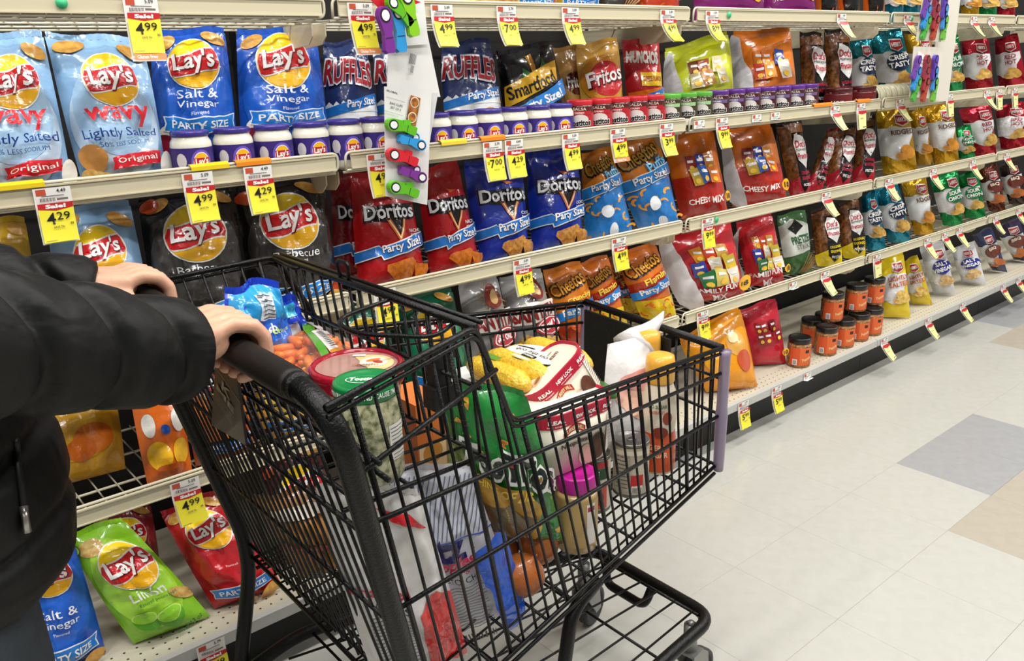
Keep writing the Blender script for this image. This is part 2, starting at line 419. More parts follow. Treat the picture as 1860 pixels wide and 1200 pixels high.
def banner(P, m, txt, cx, cy, w, h, rot=0, arc=0, tm=WHT, outline=True, shear=0, bold=.02):
    n = 12; up = lambda x: arc*(1-(2*(x)/w)**2)
    co, si = math.cos(rot), math.sin(rot)
    def loop(e):
        a = [(-w/2-e+(w+2*e)*i/n, -h/2-e+up(-w/2+w*i/n)) for i in range(n+1)]; b = [(x, y+h+2*e) for x, y in a]
        L = a+[(w/2+e-.12*h, 0+up(w/2))]+b[::-1]+[(-w/2-e+.12*h, 0+up(w/2))]
        return [(cx+x*co-y*si, cy+x*si+y*co) for x, y in L]
    if outline: P.poly(loop(h*.09), film(WHT))
    P.poly(loop(0), film(m))
    P.text(film(tm), txt, cx-si*arc*.4, cy+arc*.4*co, w*.8, h*.55, rot, shear, bold, arc=arc*.6)
def chips(P, spots, c='#dca94f'):
    m = mat('crisp_'+c, c, .3, 0, .3, (16, .35, .012), var=(70, .75, '#b9792e'))
    for cx, cy, rx, ry, rot in spots: P.ell(m, cx, cy, rx, ry, 16, rot=rot)
def tri_chip(P, cx, cy, r, rot, c='#d9852a'):
    m = mat('tortilla_'+c, c, .32, 0, .25, (16, .35, .012), var=(90, .8, '#a8561a'))
    pts = []
    for k in range(3):
        a = rot+k*2.094; pts += [(cx+r*math.cos(a-.16), cy+r*math.sin(a-.16)), (cx+r*math.cos(a+.16), cy+r*math.sin(a+.16))]
    P.poly(pts, m)
def d_wavy(P, W, H):
    P.ell(film('#c6dcf0'), 0, .40*H, .46*W, .36*H); P.ell(film('#a9cbe9'), 0, .5*H, .40*W, .30*H)
    chips(P, [(-.30*W, .93*H, .17*W, .05*H, .3), (.32*W, .90*H, .15*W, .045*H, -.4)])
    logo_disc(P, .03*W, .70*H, .27*W, .17*H)
    P.text(film('#d3202c'), 'wavy', .02*W, .455*H, .62*W, .13*H, .05, 0, .018)
    P.text(film('#1d3f86'), 'Lightly Salted', .02*W, .345*H, .72*W, .075*H, .04, 0, .006)
    P.text(film('#1d3f86'), '50% LESS SODIUM', .04*W, .282*H, .50*W, .028*H, .04, 0, 0)
    banner(P, '#d3202c', 'Original', .13*W, .175*H, .52*W, .075*H, .10, 0, outline=False, bold=.004)
    P.ell(mat('potato_skin', '#c58a45', .4, 0, .2, var=(30, .6, '#a86f33')), -.30*W, .20*H, .13*W, .09*H, 18)
    chips(P, [(-.2*W, .07*H, .17*W, .05*H, -.2), (.02*W, .06*H, .14*W, .035*H, .3), (-.36*W, .09*H, .09*W, .05*H, 1)], '#d9b56b')
    P.ell(film('#e9e4da'), .42*W, .13*H, .07*W, .09*H, 16)
def d_lays(flavor, sub='Flavored', band='#1f7bd0', base2=None, food=None, btxt='PARTY SIZE', fc=WHT, size=.30, cy=.70, ty=.44, by=.17):
    def D(P, W, H):
        if base2: P.ell(film(base2), 0, .52*H, .46*W, .40*H)
        chips(P, [(-.33*W, .94*H, .14*W, .045*H, .5), (.30*W, .95*H, .16*W, .04*H, -.3)])
        logo_disc(P, 0, cy*H, size*W, size*W*1.02)
        L = flavor.split('|'); y = ty*H
        for s in L: P.text(film(fc), s, 0, y, min(.46, .085*len(s))*W, .062*H, 0, 0, .002); y -= .078*H
        P.text(film(fc), sub, 0, y+.018*H, .17*W, .022*H, 0, 0, 0)
        if food:
            for c, x, yy, rx, ry in food: P.ell(film(c), x*W, yy*H, rx*W, ry*H, 18)
        if btxt: banner(P, band, btxt, 0, by*H, .74*W, .088*H, 0, -.03*H)
        chips(P, [(.30*W, .05*H, .15*W, .045*H, .4), (-.02*W, .04*H, .13*W, .03*H, 0)])
    return D
def d_limon(P, W, H):
    P.ell(film('#a4d83c'), 0, .5*H, .45*W, .42*H); chips(P, [(-.22*W, .88*H, .2*W, .07*H, .2), (.40*W, .30*H, .09*W, .09*H, .8)], '#cdb26a')
    P.ell(film('#3a5a1c'), -.42*W, .90*H, .06*W, .045*H, 14); P.ell(film('#a4d83c'), -.42*W, .90*H, .05*W, .036*H, 14)
    logo_disc(P, .06*W, .66*H, .33*W, .2*H)
    P.text(film(WHT), 'Lim\u00f3n', .04*W, .415*H, .40*W, .085*H, .06, 0, .012)
    P.text(film('#2c6e2e'), 'flavored potato chips', .10*W, .335*H, .46*W, .035*H, .1, .2, .005)
    for x, y, r in ((-.16, .20, .15), (.09, .17, .14)):
        P.ell(film('#58a81e'), x*W, y*H, r*W, .085*H, 18); P.ell(film('#c7ea6b'), x*W, (y+.03)*H, r*.93*W, .05*H, 18)
        P.ell(film('#8fd02f'), x*W, (y+.03)*H, r*.8*W, .042*H, 18)
    P.text(film('#2f7a2a'), 'net wt 13 oz', .22*W, .07*H, .3*W, .03*H, .2)
def d_ruffles(P, W, H):
    P.rect(film('#e9ecef'), 0, .23*H, .99*W, .44*H)
    n = 9; P.poly([(-.495*W, .40*H)]+[((-.495+.99*i/(2*n))*W, (.47+(.035 if i % 2 else 0))*H) for i in range(2*n+1)]+[(.495*W, .40*H)], film('#e9ecef'))
    P.poly([(-.495*W, .37*H), (.495*W, .47*H), (.495*W, .57*H), (-.495*W, .45*H)], film('#2477c8'))
    P.text(film('#e7e7ec'), 'RUFFLES', -.03*W, .74*H, .93*W, .255*H, -.12, 0, .07, arc=.02*H)
    P.text(film('#a81f2b'), 'RUFFLES', -.03*W, .74*H, .89*W, .215*H, -.12, 0, .03, arc=.02*H)
    P.text(film(WHT), 'Party Size!', .12*W, .475*H, .56*W, .085*H, .10, .15, .02)
    chips(P, [(-.1*W, .19*H, .2*W, .11*H, .4), (.17*W, .26*H, .17*W, .10*H, -.3), (.24*W, .12*H, .15*W, .07*H, .8)])
def d_smart(P, W, H):
    P.poly([(-.06*W, .92*H), (.06*W, .94*H), (.04*W, .74*H), (-.02*W, .72*H)], film('#c88a1e'))
    P.poly([(-.16*W, .80*H), (-.02*W, .70*H), (-.2*W, .70*H)], film('#1f6b2f')); P.poly([(.20*W, .88*H), (.06*W, .72*H), (.22*W, .74*H)], film('#1f6b2f'))
    P.poly([(-.47*W, .38*H), (.36*W, .64*H), (.44*W, .84*H), (.2*W, .80*H), (-.45*W, .62*H)], film('#f0b91f'))
    P.text(film(BLK), 'Smartfood', -.06*W, .60*H, .76*W, .15*H, .24, .1, .02)
    P.poly([(-.49*W, .16*H), (.47*W, .48*H), (.47*W, .64*H), (-.49*W, .32*H)], film('#2a86d8'))
    P.text(film(WHT), 'Party Size!', 0, .40*H, .74*W, .12*H, .30, .1, .03)
    P.poly([(.05*W, .12*H), (.30*W, .30*H), (.40*W, .10*H), (.2*W, .02*H)], film('#e9d79c'))
def d_fritos(P, W, H):
    P.rect(film('#3a2f9e'), 0, .14*H, .98*W, .26*H); P.ell(film('#d8902a'), -.05*W, .6*H, .42*W, .27*H)
    P.ell(film('#c21f27'), .03*W, .60*H, .38*W, .20*H); P.text(film('#5a0d10'), 'Fritos', .02*W, .62*H, .80*W, .19*H, .18, .1, .04); P.text(film(WHT), 'Fritos', 0, .63*H, .77*W, .17*H, .18, .1, .02)
    P.text(film(WHT), 'SCOOPS!', .08*W, .26*H, .68*W, .12*H, .12, 0, .04); P.text(film('#7cc3f0'), 'Party Size!', .14*W, .12*H, .5*W, .07*H, .14, 0, .02)
def d_fritos2(P, W, H):
    P.ell(film('#5a2014'), .1*W, .60*H, .36*W, .14*H); P.text(film(WHT), 'Fritos', .1*W, .61*H, .62*W, .14*H, 0, 0, .03); P.text(film(WHT), 'SCOOPS', .1*W, .2*H, .7*W, .1*H)
def d_munchos(P, W, H):
    P.text(film(WHT), 'MUNCHOS', -.04*W, .82*H, .80*W, .15*H, -.1, 0, .06); P.rect(film('#f0c21a'), .1*W, .56*H, .6*W, .16*H, -.03)
    P.text(film('#a01218'), 'CHEESE FLAVOR', .1*W, .565*H, .5*W, .06*H, -.03, 0, .02); P.rect(film('#e0711c'), .0, .38*H, .9*W, .13*H, .12)
    P.poly([(-.48*W, .24*H), (.48*W, .34*H), (.48*W, .47*H), (-.48*W, .33*H)], film('#2378cf')); P.text(film(WHT), 'Party Size!', .06*W, .35*H, .7*W, .10*H, .12, 0, .03)
    chips(P, [(-.25*W, .12*H, .2*W, .07*H, .3), (.1*W, .12*H, .2*W, .08*H, -.2), (.34*W, .15*H, .13*W, .07*H, .6)], '#e9b23c')
def d_doritos(base, sub, chipc, l2):
    def D(P, W, H):
        cx, cy = .08*W, .62*H
        P.poly([(cx-.44*W, cy+.10*H), (cx+.36*W, cy+.10*H), (cx+.40*W, cy-.02*H), (cx+.12*W, cy-.06*H), (cx+.02*W, cy-.24*H), (cx-.08*W, cy-.06*H), (cx-.44*W, cy-.02*H)], film('#17151a'))
        P.poly([(cx-.20*W, cy+.26*H), (cx-.06*W, cy+.18*H), (cx+.15*W, cy+.16*H), (cx+.0*W, cy+.14*H)], film('#e2682a'))
        P.poly([(cx-.15*W, cy-.02*H), (cx+.02*W, cy-.24*H), (cx+.2*W, cy-.02*H), (cx+.14*W, cy-.02*H), (cx+.02*W, cy-.18*H), (cx-.08*W, cy-.02*H)], film('#e8742c'))
        P.poly([(cx-.11*W, cy-.04*H), (cx+.02*W, cy-.215*H), (cx+.16*W, cy-.04*H), (cx+.14*W, cy-.04*H), (cx+.02*W, cy-.19*H), (cx-.09*W, cy-.04*H)], film('#fbe7b0'))
        P.text(film('#0c0c10'), 'Doritos', cx-.06*W, cy+.035*H, .80*W, .15*H, -.02, 0, .05); P.text(film('#eceef2'), 'Doritos', cx-.06*W, cy+.04*H, .765*W, .13*H, -.02, 0, .022)
        for i, s in enumerate(sub.split('|')): P.text(film(WHT), s, .36*W, (.47-.045*i)*H, .22*W, .032*H, 0, 0, .02)
        P.poly([(-.49*W, .24*H), (-.2*W, .28*H), (-.18*W, .24*H), (.49*W, .34*H), (.49*W, .46*H), (-.18*W, .36*H), (-.2*W, .38*H), (-.49*W, .34*H)], film(WHT))
        P.poly([(-.49*W, .25*H), (-.19*W, .29*H), (-.17*W, .252*H), (.49*W, .35*H), (.49*W, .45*H), (-.17*W, .35*H), (-.2*W, .37*H), (-.49*W, .33*H)], film('#2474c8'))
        P.text(film('#0e3f86'), 'Party Size!', .12*W, .345*H, .58*W, .105*H, .13, .1, .045); P.text(film(WHT), 'Party Size!', .115*W, .349*H, .56*W, .095*H, .13, .1, .02)
        tri_chip(P, .08*W, .14*H, .24*W, .75, chipc); tri_chip(P, .36*W, .12*H, .17*W, .2, chipc)
    return D
def cheeto_sticks(P, W, H, y0, y1, c='#f0a52e', n=12, sd=1):
    rnd = random.Random(sd)
    m = mat('puff_'+c, c, .4, 0, .2, var=(60, .6, '#d97b1c'))
    for _ in range(n):
        x = rnd.uniform(-.38, .4)*W; y = rnd.uniform(y0, y1)*H; a = rnd.uniform(0, 3); r = .09*W
        pts = []
        for s, rr in ((1, r), (-1, r*.6)):
            rng = range(6) if s > 0 else range(5, -1, -1)
            pts += [(x+rr*math.cos(a+k*.45), y+rr*math.sin(a+k*.45)) for k in rng]
        P.poly(pts, m)
def d_puffs(P, W, H):
    P.poly([(-.495*W, .58*H), (.495*W, .72*H), (.495*W, .0*H), (-.495*W, 0)], film('#2a86d6'))
    P.text(film('#1a1208'), 'Cheetos', -.05*W, .86*H, 0.83*W, .2*H, .32, .1, .06); P.text(film('#d8a83c'), 'Cheetos', -.05*W, .865*H, 0.78*W, .17*H, .32, .1, .02)
    P.text(film('#1b6fb8'), 'Puffs', .22*W, .75*H, .46*W, .12*H, .35, .1, .05); P.text(film('#7fd0f4'), 'Puffs', .22*W, .755*H, .43*W, .10*H, .35, .1, .02)
    P.poly([(-.49*W, .46*H), (.49*W, .62*H), (.49*W, .75*H), (-.49*W, .60*H)], film(WHT)); P.poly([(-.49*W, .47*H), (.49*W, .63*H), (.49*W, .74*H), (-.49*W, .59*H)], film('#2487d8'))
    P.text(film('#14508f'), 'Party Size!', .02*W, .60*H, .70*W, .12*H, .16, .1, .05); P.text(film(WHT), 'Party Size!', .02*W, .604*H, .68*W, .105*H, .16, .1, .02)
    cheeto_sticks(P, W, H, .08, .45, '#f3a637', 13, 3)
    P.ell(film('#eef0f2'), -.1*W, .33*H, .10*W, .07*H, 14); P.ell(film('#eef0f2'), -.02*W, .12*H, .08*W, .08*H, 14)
def d_cheetos(sub, stripe, low):
    def D(P, W, H):
        P.poly([(-.495*W, .56*H), (.495*W, .72*H), (.495*W, .46*H), (-.495*W, .30*H)], film(stripe))
        P.rect(film(low), 0, .17*H, .98*W, .32*H)
        P.text(film('#17100a'), 'Cheetos', -.05*W, .80*H, 0.87*W, .2*H, .34, .1, .07); P.text(film('#e79c26'), 'Cheetos', -.05*W, .805*H, 0.82*W, .16*H, .34, .1, .02)
        P.text(film('#f7d64a'), sub, .1*W, .62*H, .6*W, .08*H, .25, .1, .03)
        P.poly([(-.49*W, .34*H), (.49*W, .50*H), (.49*W, .61*H), (-.49*W, .45*H)], film('#2487d8')); P.text(film(WHT), 'Party Size!', .05*W, .475*H, .78*W, .11*H, .17, .1, .03)
        cheeto_sticks(P, W, H, .06, .30, '#d9541e', 9, 5)
    return D
def d_multi(title, pal, num='18', side=None, sdw=.1, tc=WHT, lower=None, numc='#f2b21c'):
    """multipack with a picture of the small packs inside"""
    def D(P, W, H):
        if lower: P.poly([(-.495*W, 0), (.495*W, 0), (.495*W, .5*H), (.2*W, .55*H), (-.495*W, .5*H)], film(lower))
        rnd = random.Random(len(title)+len(pal))
        for k, c in enumerate(pal):
            x = (-.18+.17*(k % 3)+rnd.uniform(-.03, .03))*W; y = (.66-.15*(k//3)+rnd.uniform(-.02, .02))*H
            P.rect(film(c), x, y, .16*W, .19*H, rnd.uniform(-.2, .2)); P.rect(film(WHT), x, y+.03*H, .1*W, .03*H, rnd.uniform(-.2, .2)); P.ell(film('#f2c23a'), x, y-.05*H, .04*W, .03*H, 12)
        for i, s in enumerate(title.split('|')): P.text(film(tc), s, -.08*W, (.24-.085*i)*H, min(.52, .065*len(s))*W, .06*H, .03, 0, .02)
        P.ell(film(numc), .29*W, .25*H, .075*W, .075*W*1.15, 18); P.text(film(BLK), num, .29*W, .25*H, .085*W, .06*H, 0, 0, .02)
        if side: P.poly([(-.495*W, .02*H), (-.495*W, .97*H), (-.40*W, .9*H), ((-.495+sdw)*W, .5*H), ((-.42+sdw)*W, .03*H)], film(side))
    return D
def d_dots(top, low, diamond=WHT, tc='#c2203a', bar=None, flav='ORIGINAL|SEASONED'):
    def D(P, W, H):
        m = mat('pretzel_print', '#8a5426', .35, 0, .25, (16, .35, .012), var=(70, .9, '#3f2210'))
        P.rect(m, -.28*W, .55*H, .4*W, .84*H); P.rect(m, .1*W, .92*H, .7*W, .12*H)
        P.poly([(-.495*W, 0), (.495*W, 0), (.495*W, .24*H), (.1*W, .32*H), (-.495*W, .2*H)], film(low))
        P.poly([(-.08*W, .46*H), (.36*W, .44*H), (.40*W, .18*H), (.16*W, .07*H), (-.08*W, .18*H)], film(BLK))
        P.poly([(-.12*W, .72*H), (.0, .84*H), (.30*W, .80*H), (.46*W, .68*H), (.40*W, .52*H), (.22*W, .38*H), (-.04*W, .5*H)], film(diamond))
        P.text(film(tc), "Dot's", .15*W, .71*H, .42*W, .1*H, .06, .15, .02); P.text(film(BLK), 'Homestyle', .15*W, .63*H, .44*W, .055*H, .05, .2, .01); P.text(film(tc), 'Pretzels', .15*W, .55*H, .4*W, .075*H, .05, .15, .02)
        for i, s in enumerate(flav.split('|')): P.text(film(bar or tc), s, .15*W, (.33-.07*i)*H, .38*W, .045*H, .03, 0, .03)
        P.text(film(WHT), 'PRETZELS', .15*W, .17*H, .34*W, .035*H)
    return D
def d_herrs(c, flav, tc=WHT, plate=None, chipc='#d9b25c', low=True):
    def D(P, W, H):
        P.ell(film('#e6e5e2'), -.08*W, .50*H, .40*W, .26*H); P.poly([(-.49*W, .30*H), (.1*W, .32*H), (.45*W, .6*H), (.45*W, .72*H), (-.49*W, .74*H)], film('#dedede'))
        P.poly([(.0*W, .92*H), (.34*W, .90*H), (.36*W, .78*H), (.18*W, .74*H), (.0*W, .79*H)], film(WHT)); P.poly([(.02*W, .90*H), (.32*W, .885*H), (.34*W, .79*H), (.18*W, .755*H), (.02*W, .80*H)], film('#b5202f'))
        P.text(film(WHT), "HERR'S", .17*W, .835*H, .25*W, .06*H, 0, 0, .03)
        if plate: P.ell(film(plate), .14*W, .60*H, .32*W, .13*H, 20)
        for i, s in enumerate(flav.split('|')): P.text(film(tc), s, .14*W, (.66-.10*i)*H, min(.6, .11*len(s))*W, .075*H, .06, 0, .03)
        chips(P, [(.2*W, .36*H, .16*W, .11*H, .5), (.03*W, .30*H, .1*W, .07*H, 1.2)], chipc)
    return D
def d_santitas(P, W, H):
    m = film('#b5893c')
    for k in range(18):
        a = k*math.pi/9; P.poly([(.12*W+.16*W*math.cos(a-.05), .82*H+.13*H*math.sin(a-.05)), (.12*W+.30*W*math.cos(a), .82*H+.2*H*math.sin(a)), (.12*W+.16*W*math.cos(a+.05), .82*H+.13*H*math.sin(a+.05))], m)
    P.ell(film('#7a2a1c'), .12*W, .82*H, .15*W, .12*H, 18); P.ell(film('#c9a46a'), .13*W, .81*H, .07*W, .07*H, 14)
    P.rect(film('#e4ddd0'), 0, .57*H, .9*W, .2*H, .06); P.text(film('#8d1f22'), 'SANTITAS', .05*W, .57*H, .9*W, .14*H, .08, 0, .05)
    tri_chip(P, -.1*W, .2*H, .3*W, .4, '#c9a35a'); tri_chip(P, .22*W, .14*H, .26*W, 1.3, '#c9a35a'); tri_chip(P, -.26*W, .1*H, .2*W, 2, '#c9a35a')
    P.ell(film('#b3252c'), .16*W, .40*H, .24*W, .11*H, 20); P.ell(film(WHT), .16*W, .40*H, .21*W, .096*H, 20); P.ell(film('#b3252c'), .16*W, .40*H, .19*W, .085*H, 20)
    P.text(film(WHT), '$2 ONLY', .16*W, .40*H, .33*W, .08*H, .05, 0, .04)
def d_pretz(P, W, H):
    P.poly([(-.49*W, .3*H), (.49*W, .42*H), (.49*W, .82*H), (-.1*W, .95*H), (-.49*W, .85*H)], film('#d9ddd2')); P.rect(film(BLK), -.02*W, .80*H, .4*W, .15*H, .7)
    P.text(film('#1d5a33'), 'PRETZEL', .12*W, .60*H, .7*W, .13*H, .1, 0, .03); P.text(film('#3a4a3a'), 'STICKS', .15*W, .48*H, .5*W, .08*H, .1, 0, 0)
    for k in range(5): P.rect(mat('pretzel_stick', '#a06a35', .4), (.1+.08*k)*W, .2*H, .03*W, .36*H, -.5-.1*k)
def d_utzplain(P, W, H): pass
def d_ovals(cols):
    def D(P, W, H):
        for c, x, y, rx, ry, r in cols: P.ell(film(c), x*W, y*H, rx*W, ry*H, 20, rot=r)
    return D
def d_simple(cols):
    def D(P, W, H):
        for c, x, y, w_, h, r in cols: P.rect(film(c), x*W, y*H, w_*W, h*H, r)
    return D
# ------------------------------------------------------------------ shelf products
G1 = 'bags on the second shelf'; G2 = 'bags on the third shelf'; G3 = 'bags on the fourth shelf'; G4 = 'bags on the base deck'; G0 = 'bags on the top shelf'
BR = dict(yb=.16, yt=.20)
SV = [('#efe7d0', -.30, .16, .12, .06), ('#7a1426', -.38, .08, .10, .07)]
L_SV = d_lays('Salt &|Vinegar', food=SV, base2='#2360c4'); L_SU = d_lays('Salt &|Vinegar', food=[(c, x, y+.15, a, b) for c, x, y, a, b in SV], base2='#2360c4', cy=.775, ty=.565, by=.375)
def B(label, design, row, bl, br, tl, tr, yb, yt, T, base, group, name='chip_bag', **k):
    return bag(name, label, design, row, bl, br, tl, tr, yb, yt, T, base, group=group, **k)
B('pale blue wavy lightly salted chip bag cut by the left photo edge', d_wavy, 'B', (-75, 335), (128, 322), (-70, 72), (80, 70), .07, .13, .10, '#8fb8de', G1)
B('pale blue wavy lightly salted chip bag with folded top corner, beside the blue vinegar bag', d_wavy, 'B', (148, 318), (300, 302), (80, 60), (262, 78), .07, .13, .10, '#8fb8de', G1, curl=-.02)
B('royal blue salt and vinegar chip bag beside the pale blue wavy bag', L_SU, 'B', (285, 302), (432, 288), (272, 62), (410, 62), .16, .19, .11, '#1a55be', G1)
B('royal blue salt and vinegar chip bag beside the navy ridged-chip bag', L_SU, 'B', (440, 288), (598, 272), (428, 58), (575, 60), .16, .19, .11, '#1a55be', G1)
B('navy and white ridged-chip bag beside the blue vinegar bag', d_ruffles, 'B', (598, 272), (692, 262), (585, 84), (666, 82), .16, .20, .09, '#20305f', G1)
B('navy and white ridged-chip bag half hidden behind the hanging clip strip', d_ruffles, 'B', (694, 262), (795, 252), (676, 86), (775, 84), .19, .22, .09, '#20305f', G1)
B('navy and white ridged-chip bag right of the clip strip, beside the black popcorn bag', d_ruffles, 'B', (812, 252), (915, 243), (800, 84), (893, 78), .16, .20, .09, '#20305f', G1)
B('black popcorn bag with yellow name panel and blue ribbon', d_smart, 'B', (925, 243), (1042, 232), (900, 100), (1003, 82), .15, .19, .09, '#1b1a1c', G1)
B('small tan corn-chip bag standing behind the gold scoops bag', d_fritos2, 'B', (1018, 234), (1072, 228), (1003, 92), (1052, 92), .22, .25, .07, '#b98a45', G1)
B('gold and purple corn scoops bag with red oval logo', d_fritos, 'B', (1064, 228), (1134, 220), (1044, 88), (1124, 76), .15, .19, .08, '#d9a545', G1)
B('red bag of cheese-flavoured potato crisps with yellow panel', d_munchos, 'B', (1145, 222), (1208, 215), (1130, 78), (1196, 76), .16, .19, .08, '#c3202b', G1)
B('lime yellow variety multipack with white side seam on the second shelf', d_multi('', ['#7a3a1c', '#9c4a22', '#d8c9a0', '#c9b98a', '#b5793a', '#e0d0a8'], ' ', '#d9d9dc', .14), 'B', (1222, 214), (1335, 206), (1205, 95), (1325, 62), .13, .18, .13, '#c6cf1c', G1)
B('orange variety multipack with white side seam beside the lime one', d_multi('', ['#e07c22', '#d86a1a', '#2a4a9a', '#c43a22', '#e89a3a', '#d8d0c0'], ' ', '#d8d6d8', .2), 'B', (1338, 206), (1450, 200), (1330, 62), (1436, 58), .13, .18, .13, '#e27c1c', G1)
DT = d_dots('#8a5426', '#b01f2e'); DTY = d_dots('#8a5426', '#f0d01c', bar='#f0d01c')
B('black and brown seasoned pretzel bag, left of the pair above dark red dip jars', DT, 'B', (1458, 198), (1502, 194), (1452, 62), (1494, 66), .14, .18, .07, '#1c1512', G1, 'pretzel_bag')
B('black and brown seasoned pretzel bag, right of the pair above dark red dip jars', DT, 'B', (1503, 194), (1548, 190), (1496, 56), (1543, 60), .14, .18, .07, '#1c1512', G1, 'pretzel_bag')
H_T = d_herrs('#12788f', 'CRISP|TASTY', plate='#14284a'); H_G = d_herrs('#d2a01c', 'RIDGED', '#5a3a10', chipc='#d8902a'); H_R = d_herrs('#c02034', 'RED|HOT', '#8a1422'); H_E = d_herrs('#1d9a52', 'SOUR|ONION', plate='#1a7a44')
B('small teal foil chip bag beside the brown pretzel bags', H_T, 'B', (1550, 190), (1594, 184), (1542, 78), (1582, 72), .14, .18, .07, '#16808f', G1, foilm=True)
B('large teal foil chip bag with navy lettering above the stacked tins', H_T, 'B', (1602, 184), (1664, 177), (1580, 66), (1640, 50), .14, .19, .09, '#16808f', G1, foilm=True)
B('gold foil chip bag peeking out beside the far clip strip', H_G, 'B', (1662, 178), (1704, 172), (1642, 66), (1690, 60), .17, .2, .08, '#c9961c', G1, foilm=True)
B('green foil chip bag mostly hidden behind the far clip strip', H_E, 'B', (1712, 172), (1750, 166), (1704, 72), (1742, 68), .17, .2, .08, '#1d9a52', G1, foilm=True)
B('red foil chip bag on the second shelf right of the far clip strip', H_R, 'B', (1756, 166), (1806, 158), (1746, 76), (1796, 70), .15, .2, .08, '#b51f30', G1, foilm=True)
B('red and white foil chip bag on the second shelf at the right photo edge', H_R, 'B', (1816, 158), (1866, 150), (1806, 76), (1850, 64), .15, .2, .08, '#c12436', G1, foilm=True)
# third shelf
B('gold chip bag at the left photo edge behind the black sleeve', d_lays('Classic', base2=None), 'C', (-70, 585), (65, 565), (-60, 410), (48, 405), .09, .15, .09, '#d6a91c', G2)
B('pale blue wavy chip bag on the third shelf above the far hand', d_wavy, 'C', (105, 568), (272, 552), (82, 388), (238, 374), .09, .14, .10, '#8fb8de', G2)
BQ = d_lays('Barbecue', band='#1f86dc', base2='#3a3735', food=[('#c4491c', -.40, .93, .10, .05), ('#b4401c', .44, .15, .08, .12), ('#7a1c18', -.42, .12, .1, .08)])
B('black barbecue chip bag above the far hand, beside the pale blue wavy bag', BQ, 'C', (285, 562), (447, 540), (248, 362), (425, 345), .08, .14, .11, '#1c1a1a', G2)
B('black barbecue chip bag beside the red tortilla chip bags', BQ, 'C', (462, 545), (612, 522), (425, 348), (590, 330), .08, .14, .11, '#1c1a1a', G2)
DR = d_doritos('r', 'NACHO|CHEESE', '#d97a22', '#a0141c'); DB = d_doritos('b', 'COOL|RANCH', '#d39a4a', '#1a2f9a')
B('dark red tortilla chip bag in the second row behind the black barbecue bag', DR, 'C', (612, 532), (690, 515), (600, 322), (668, 316), .22, .25, .08, '#8f1620', G2)
B('red nacho tortilla chip bag behind the hanging clips and price tag', DR, 'C', (652, 525), (772, 500), (636, 322), (738, 312), .08, .14, .10, '#b81a20', G2)
B('red nacho tortilla chip bag beside the blue ranch bag', DR, 'C', (782, 500), (872, 475), (756, 316), (832, 300), .08, .14, .10, '#b81a20', G2)
B('blue ranch tortilla chip bag beside the red nacho bag', DB, 'C', (875, 478), (960, 458), (840, 300), (948, 290), .08, .14, .10, '#1b34a6', G2)
B('blue ranch tortilla chip bag beside the orange and blue puffs', DB, 'C', (968, 458), (1058, 438), (954, 284), (1050, 274), .08, .14, .10, '#1b34a6', G2)
B('orange and blue cheese puffs bag beside the blue ranch bag', d_puffs, 'C', (1064, 438), (1150, 418), (1056, 284), (1112, 274), .09, .15, .09, '#d97f1c', G2)
B('orange and blue cheese puffs bag beside the red variety multipack', d_puffs, 'C', (1160, 415), (1234, 398), (1100, 272), (1198, 254), .08, .14, .09, '#d97f1c', G2)
B('orange over red variety multipack beside the orange and blue puffs', d_multi('CHEESY MIX', ['#8a1c1c', '#2a3690', '#b5722a', '#c9a83a', '#2a5ab0', '#e0762a'], '18', None, lower='#b82a1c'), 'C', (1238, 398), (1322, 384), (1204, 252), (1296, 240), .08, .14, .12, '#d9701c', G2)
B('orange over red variety multipack with pale side seam beside the black pretzel bags', d_multi('CHEESY MIX', ['#8a1c1c', '#2a3690', '#b5722a', '#c9a83a', '#2a5ab0', '#e0762a'], '18', '#cfcdcf', .12, lower='#b82a1c'), 'C', (1330, 384), (1430, 362), (1312, 240), (1404, 230), .08, .14, .12, '#d9701c', G2)
B('black seasoned pretzel bag standing beside the orange multipack', DT, 'C', (1436, 360), (1468, 352), (1408, 226), (1456, 222), .09, .15, .07, '#1c1512', G2, 'pretzel_bag')
B('black seasoned pretzel bag leaning sideways in the dark gap', DT, 'C', (1462, 354), (1492, 346), (1500, 240), (1522, 236), .13, .17, .05, '#a01c28', G2, 'pretzel_bag', seed=4)
B('black seasoned pretzel bag in the middle of the leaning group', DT, 'C', (1500, 344), (1540, 336), (1512, 238), (1556, 232), .09, .15, .06, '#2a1510', G2, 'pretzel_bag')
B('red and brown pretzel bag with raised corner beside the gold foil bags', DT, 'C', (1548, 334), (1586, 326), (1556, 226), (1590, 212), .09, .15, .06, '#2a1510', G2, 'pretzel_bag')
B('gold foil chip bag beside the leaning pretzel bags', H_G, 'C', (1604, 324), (1668, 308), (1590, 204), (1650, 196), .09, .15, .09, '#d2a01c', G2, foilm=True)
B('gold foil chip bag tucked between the two wider gold bags', H_G, 'C', (1664, 312), (1694, 302), (1650, 206), (1680, 200), .17, .2, .07, '#c9971c', G2, foilm=True)
B('gold foil chip bag beside the red foil bags on the third shelf', H_G, 'C', (1696, 302), (1744, 288), (1678, 196), (1730, 190), .09, .15, .09, '#d2a01c', G2, foilm=True)
B('small green foil chip bag low between the gold and red bags', H_E, 'C', (1742, 290), (1772, 282), (1734, 236), (1764, 230), .12, .15, .06, '#1d9a52', G2, foilm=True)
B('red and white foil chip bag on the third shelf beside the gold ones', H_R, 'C', (1772, 282), (1812, 272), (1742, 202), (1800, 190), .09, .15, .08, '#c02034', G2, foilm=True)
B('red and white foil chip bag on the third shelf at the right photo edge', H_R, 'C', (1818, 272), (1872, 258), (1808, 196), (1864, 188), .09, .15, .08, '#c02034', G2, foilm=True)
